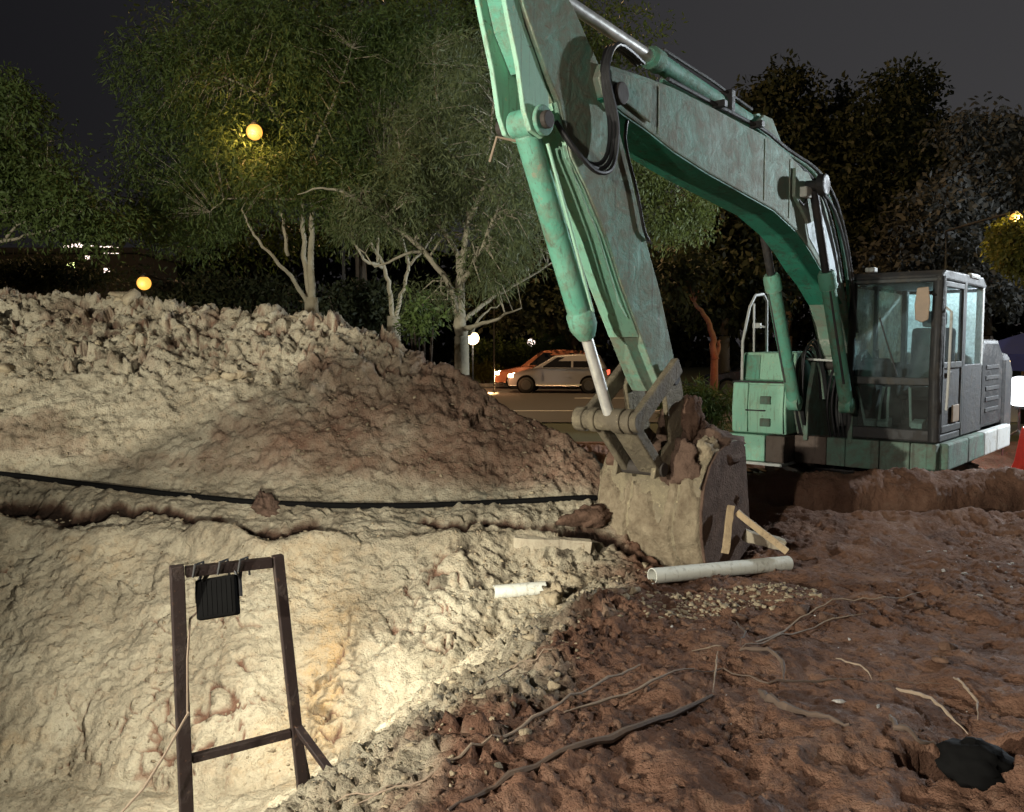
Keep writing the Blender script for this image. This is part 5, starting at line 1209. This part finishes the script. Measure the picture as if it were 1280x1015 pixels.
tree('bending_tree', 'tree at the edge of the sky with long bare bending boughs', 11.5, (-70, 330),
     [(.12, .05, [(-70, 330, 0), (-60, 280, 0), (-30, 220, 0)]), (.04, .012, [(-70, 310, 0), (0, 265, -.2), (35, 263, -.3), (60, 262, -.3)]), (.035, .012, [(-70, 320, 0), (5, 300, -.2), (60, 290, -.3), (110, 258, -.2)]), (.03, .01, [(-40, 250, 0), (10, 188, 0), (60, 212, 0), (100, 240, 0)]), (.025, .008, [(5, 300, -.2), (20, 282, -.2), (60, 268, -.2), (118, 260, -.3)])],
     [(0, 150, 60, 60, 0), (30, 215, 80, 50, 0), (70, 262, 75, 35, -.2), (-40, 230, 70, 80, 0), (130, 285, 45, 28, 0)], 260, 90, 'leaf_mid', 'bark_pale', .33, .08, .012, 15, None, .5, .4)
tree('tall_tree', 'tall dark leafy tree whose crown fills the sky behind the pale tree', 17.0, (455, 400),
     [(.16, .08, [(455, 400, 0), (450, 300, 0), (460, 200, 0)]), (.08, .02, [(460, 200, 0), (400, 120, 0), (330, 50, 0)]), (.08, .02, [(460, 200, 0), (540, 110, 0), (640, 30, 0)]), (.06, .02, [(455, 250, 0), (560, 190, 0), (660, 130, 0)])],
     [(480, 30, 330, 95, 0), (420, 150, 230, 95, 0), (560, 210, 150, 110, 0), (680, 60, 150, 90, 0), (300, 270, 150, 60, 0)], 640, 100, 'leaf_mid', 'bark_dark', .58, .12, .018, 19, None, .5, .2)
tree('round_tree', 'bushy bright green tree with hanging foliage beneath the boom', 14.0, (790, 440),
     [(.09, .05, [(790, 440, 0), (788, 380, 0), (795, 300, 0)]), (.04, .015, [(795, 310, 0), (825, 280, 0), (855, 255, 0)]), (.04, .015, [(795, 300, 0), (780, 230, 0), (760, 170, 0)])],
     [(845, 262, 45, 52, 0), (800, 240, 60, 75, 0), (760, 200, 70, 90, .2), (870, 270, 20, 30, 0)], 250, 90, 'leaf_bright', 'bark_dark', .26, .075, .012, 23, None, .9, .6)
# dark trees against the sky on the right
for k, (D, bx, blobs, lm, lab) in enumerate((
    (42, 985, [(980, 115, 48, 30, 0), (965, 165, 60, 45, 0), (1000, 220, 70, 80, 0)], 'leaf_dark', 'dark flat topped tree against the grey sky left of its taller neighbour'),
    (40, 1130, [(1130, 115, 52, 32, 0), (1120, 170, 75, 50, 0), (1130, 250, 95, 80, 0)], 'leaf_dark', 'tallest dark round crowned tree against the grey sky behind the cab'),
    (36, 1235, [(1225, 165, 50, 30, 0), (1265, 185, 50, 40, 0), (1230, 250, 70, 70, 0), (1280, 260, 60, 80, 0)], 'leaf_grey', 'greyish open tree behind the yellow lit tree'),
    (44, 1060, [(1055, 150, 45, 40, 0), (1060, 230, 80, 80, 0), (1060, 320, 90, 70, 0)], 'leaf_dark', 'dark lower tree filling the gap between two taller crowns'),
    (34, 1180, [(1180, 300, 80, 70, 0), (1150, 360, 90, 60, 0), (1230, 340, 60, 60, 0)], 'leaf_grey', 'dim grey green tree just behind the cab roof'),
    (32, 905, [(900, 290, 70, 60, 0), (890, 350, 80, 55, 0), (940, 330, 60, 90, 0)], 'leaf_dark', 'nearly black tree behind the reddish trunk under the boom'),
    (38, 720, [(720, 330, 70, 60, 0), (760, 380, 90, 50, 0), (640, 370, 70, 45, 0)], 'leaf_dark', 'nearly black tree behind the road and the two cars'))):
    tree('dark_tree', lab, D, (bx, 420), [(.22, .10, [(bx, 420, 0), (bx + 3, 330, 0), (bx - 4, 250, 0)]), (.09, .03, [(bx, 320, 0), (blobs[0][0], blobs[0][1], 0)]), (.09, .03, [(bx, 330, 0), (blobs[1][0] + 20, blobs[1][1], 0)])],
         blobs, 330, 46, lm, 'bark_dark', .75, .30, .075, 31 + k, 'dark trees beyond the road', .4, .35, .8, .25)
tree('red_lit_tree', 'bare curved trunk lit red beside the parked car', 26.0, (893, 445), [(.15, .07, [(894, 450, 0), (891, 425, 0), (884, 400, 0), (868, 378, 0)]), (.10, .05, [(894, 450, 0), (898, 432, 0), (900, 425, 0)])], [(850, 340, 40, 30, 0)], 40, 40, 'leaf_dark', 'bark_red', .6, .25, .05, 50, None, .4, .3, 1, .14)
p = at(897, 452, 25.0); point('tail_lamp_glow', (p.x, p.y, p.z), 9, (1, .20, .09), .08)
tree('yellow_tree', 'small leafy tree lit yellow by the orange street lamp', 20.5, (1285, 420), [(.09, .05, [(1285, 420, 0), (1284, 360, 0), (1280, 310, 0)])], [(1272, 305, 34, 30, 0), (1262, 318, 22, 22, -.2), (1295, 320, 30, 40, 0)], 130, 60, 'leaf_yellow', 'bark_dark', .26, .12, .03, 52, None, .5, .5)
# far wood that closes the view low behind the road: reads as one mass
wr_ = random.Random(5); cl = []
for k in range(1500):
    u = -150 + 1600 * wr_.random(); top = 318 + 22 * math.sin(u * .011) + 16 * math.sin(u * .037 + 1) + 8 * math.sin(u * .11)
    cl.append(at(u, top + (455 - top) * wr_.random() ** 1.3, 74 + 8 * wr_.random()))
fw = leaves('far_wood', cl, 34, 1.3, .75, .26, 'leaf_dark', None, 77, .2); tag(fw, 'dark far wood closing the view beyond the road', 'wood', kind='stuff')
# shrubs along the far side of the road and in front of the trees
def shrub(name, u, v, D, ru, rv, mat, label, seed, n=70, per=60, ln=.16, wd=.03, spread=.3, group=None):
    c = at(u, v, D); o = thing(name, label, 'shrub', (c.x, c.y, gz(D) - .02), 0, group); rr = random.Random(seed); cl = []; m = MB()
    for k in range(n):
        x_, y_, z_ = (rr.gauss(0, .45) for _ in range(3)); q = at(u + x_ * ru, v + y_ * rv, D + z_ * rv / FPX * D); q.z = max(q.z, gz(D) + .1); cl.append(q)
        if k % 4 == 0: m.tube([Vector((x_ * .2, z_ * .2, 0)), (q - Vector(o.location)) * .5 + Vector((0, 0, .1)), q - Vector(o.location)], [.03, .02, .008], 5)
    m.build('stems', 'bark_dark', o); leaves('foliage', cl, per, spread, ln, wd, mat, o, seed, .2, Vector(o.location)); return o
shrub('roadside_shrub', 640, 445, 42.0, 60, 26, 'leaf_mid', 'low shrub behind the lit headlights of the cars', 61, 90)
shrub('roadside_shrub', 720, 425, 43.0, 60, 30, 'leaf_mid', 'shrub rising above the roof of the silver hatchback', 62, 90)
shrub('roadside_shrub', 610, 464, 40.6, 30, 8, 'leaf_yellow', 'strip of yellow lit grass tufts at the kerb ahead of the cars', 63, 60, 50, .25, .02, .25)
shrub('verge_shrub', 870, 505, 16.0, 45, 22, 'leaf_mid', 'rough grass and weeds on the verge left of the excavator steps', 64, 70, 60, .2, .012, .2)
shrub('verge_shrub', 460, 385, 14.5, 55, 26, 'leaf_dark', 'dark low bush behind the embankment crest at the leaning tree', 65, 90, 60, .1, .02, .3)
shrub('verge_shrub', 280, 370, 16.0, 110, 22, 'leaf_dark', 'dark bush below the orange lamp behind the embankment crest', 66, 120, 60, .1, .02, .35)
shrub('verge_shrub', 60, 345, 18.0, 90, 18, 'leaf_dark', 'dark bush in front of the far building', 67, 90, 60, .12, .02, .35)
shrub('crest_weed', 530, 400, 9.6, 25, 20, 'leaf_mid', 'leafy weed hanging over the embankment at the pale tree', 68, 26, 46, .08, .012, .14)
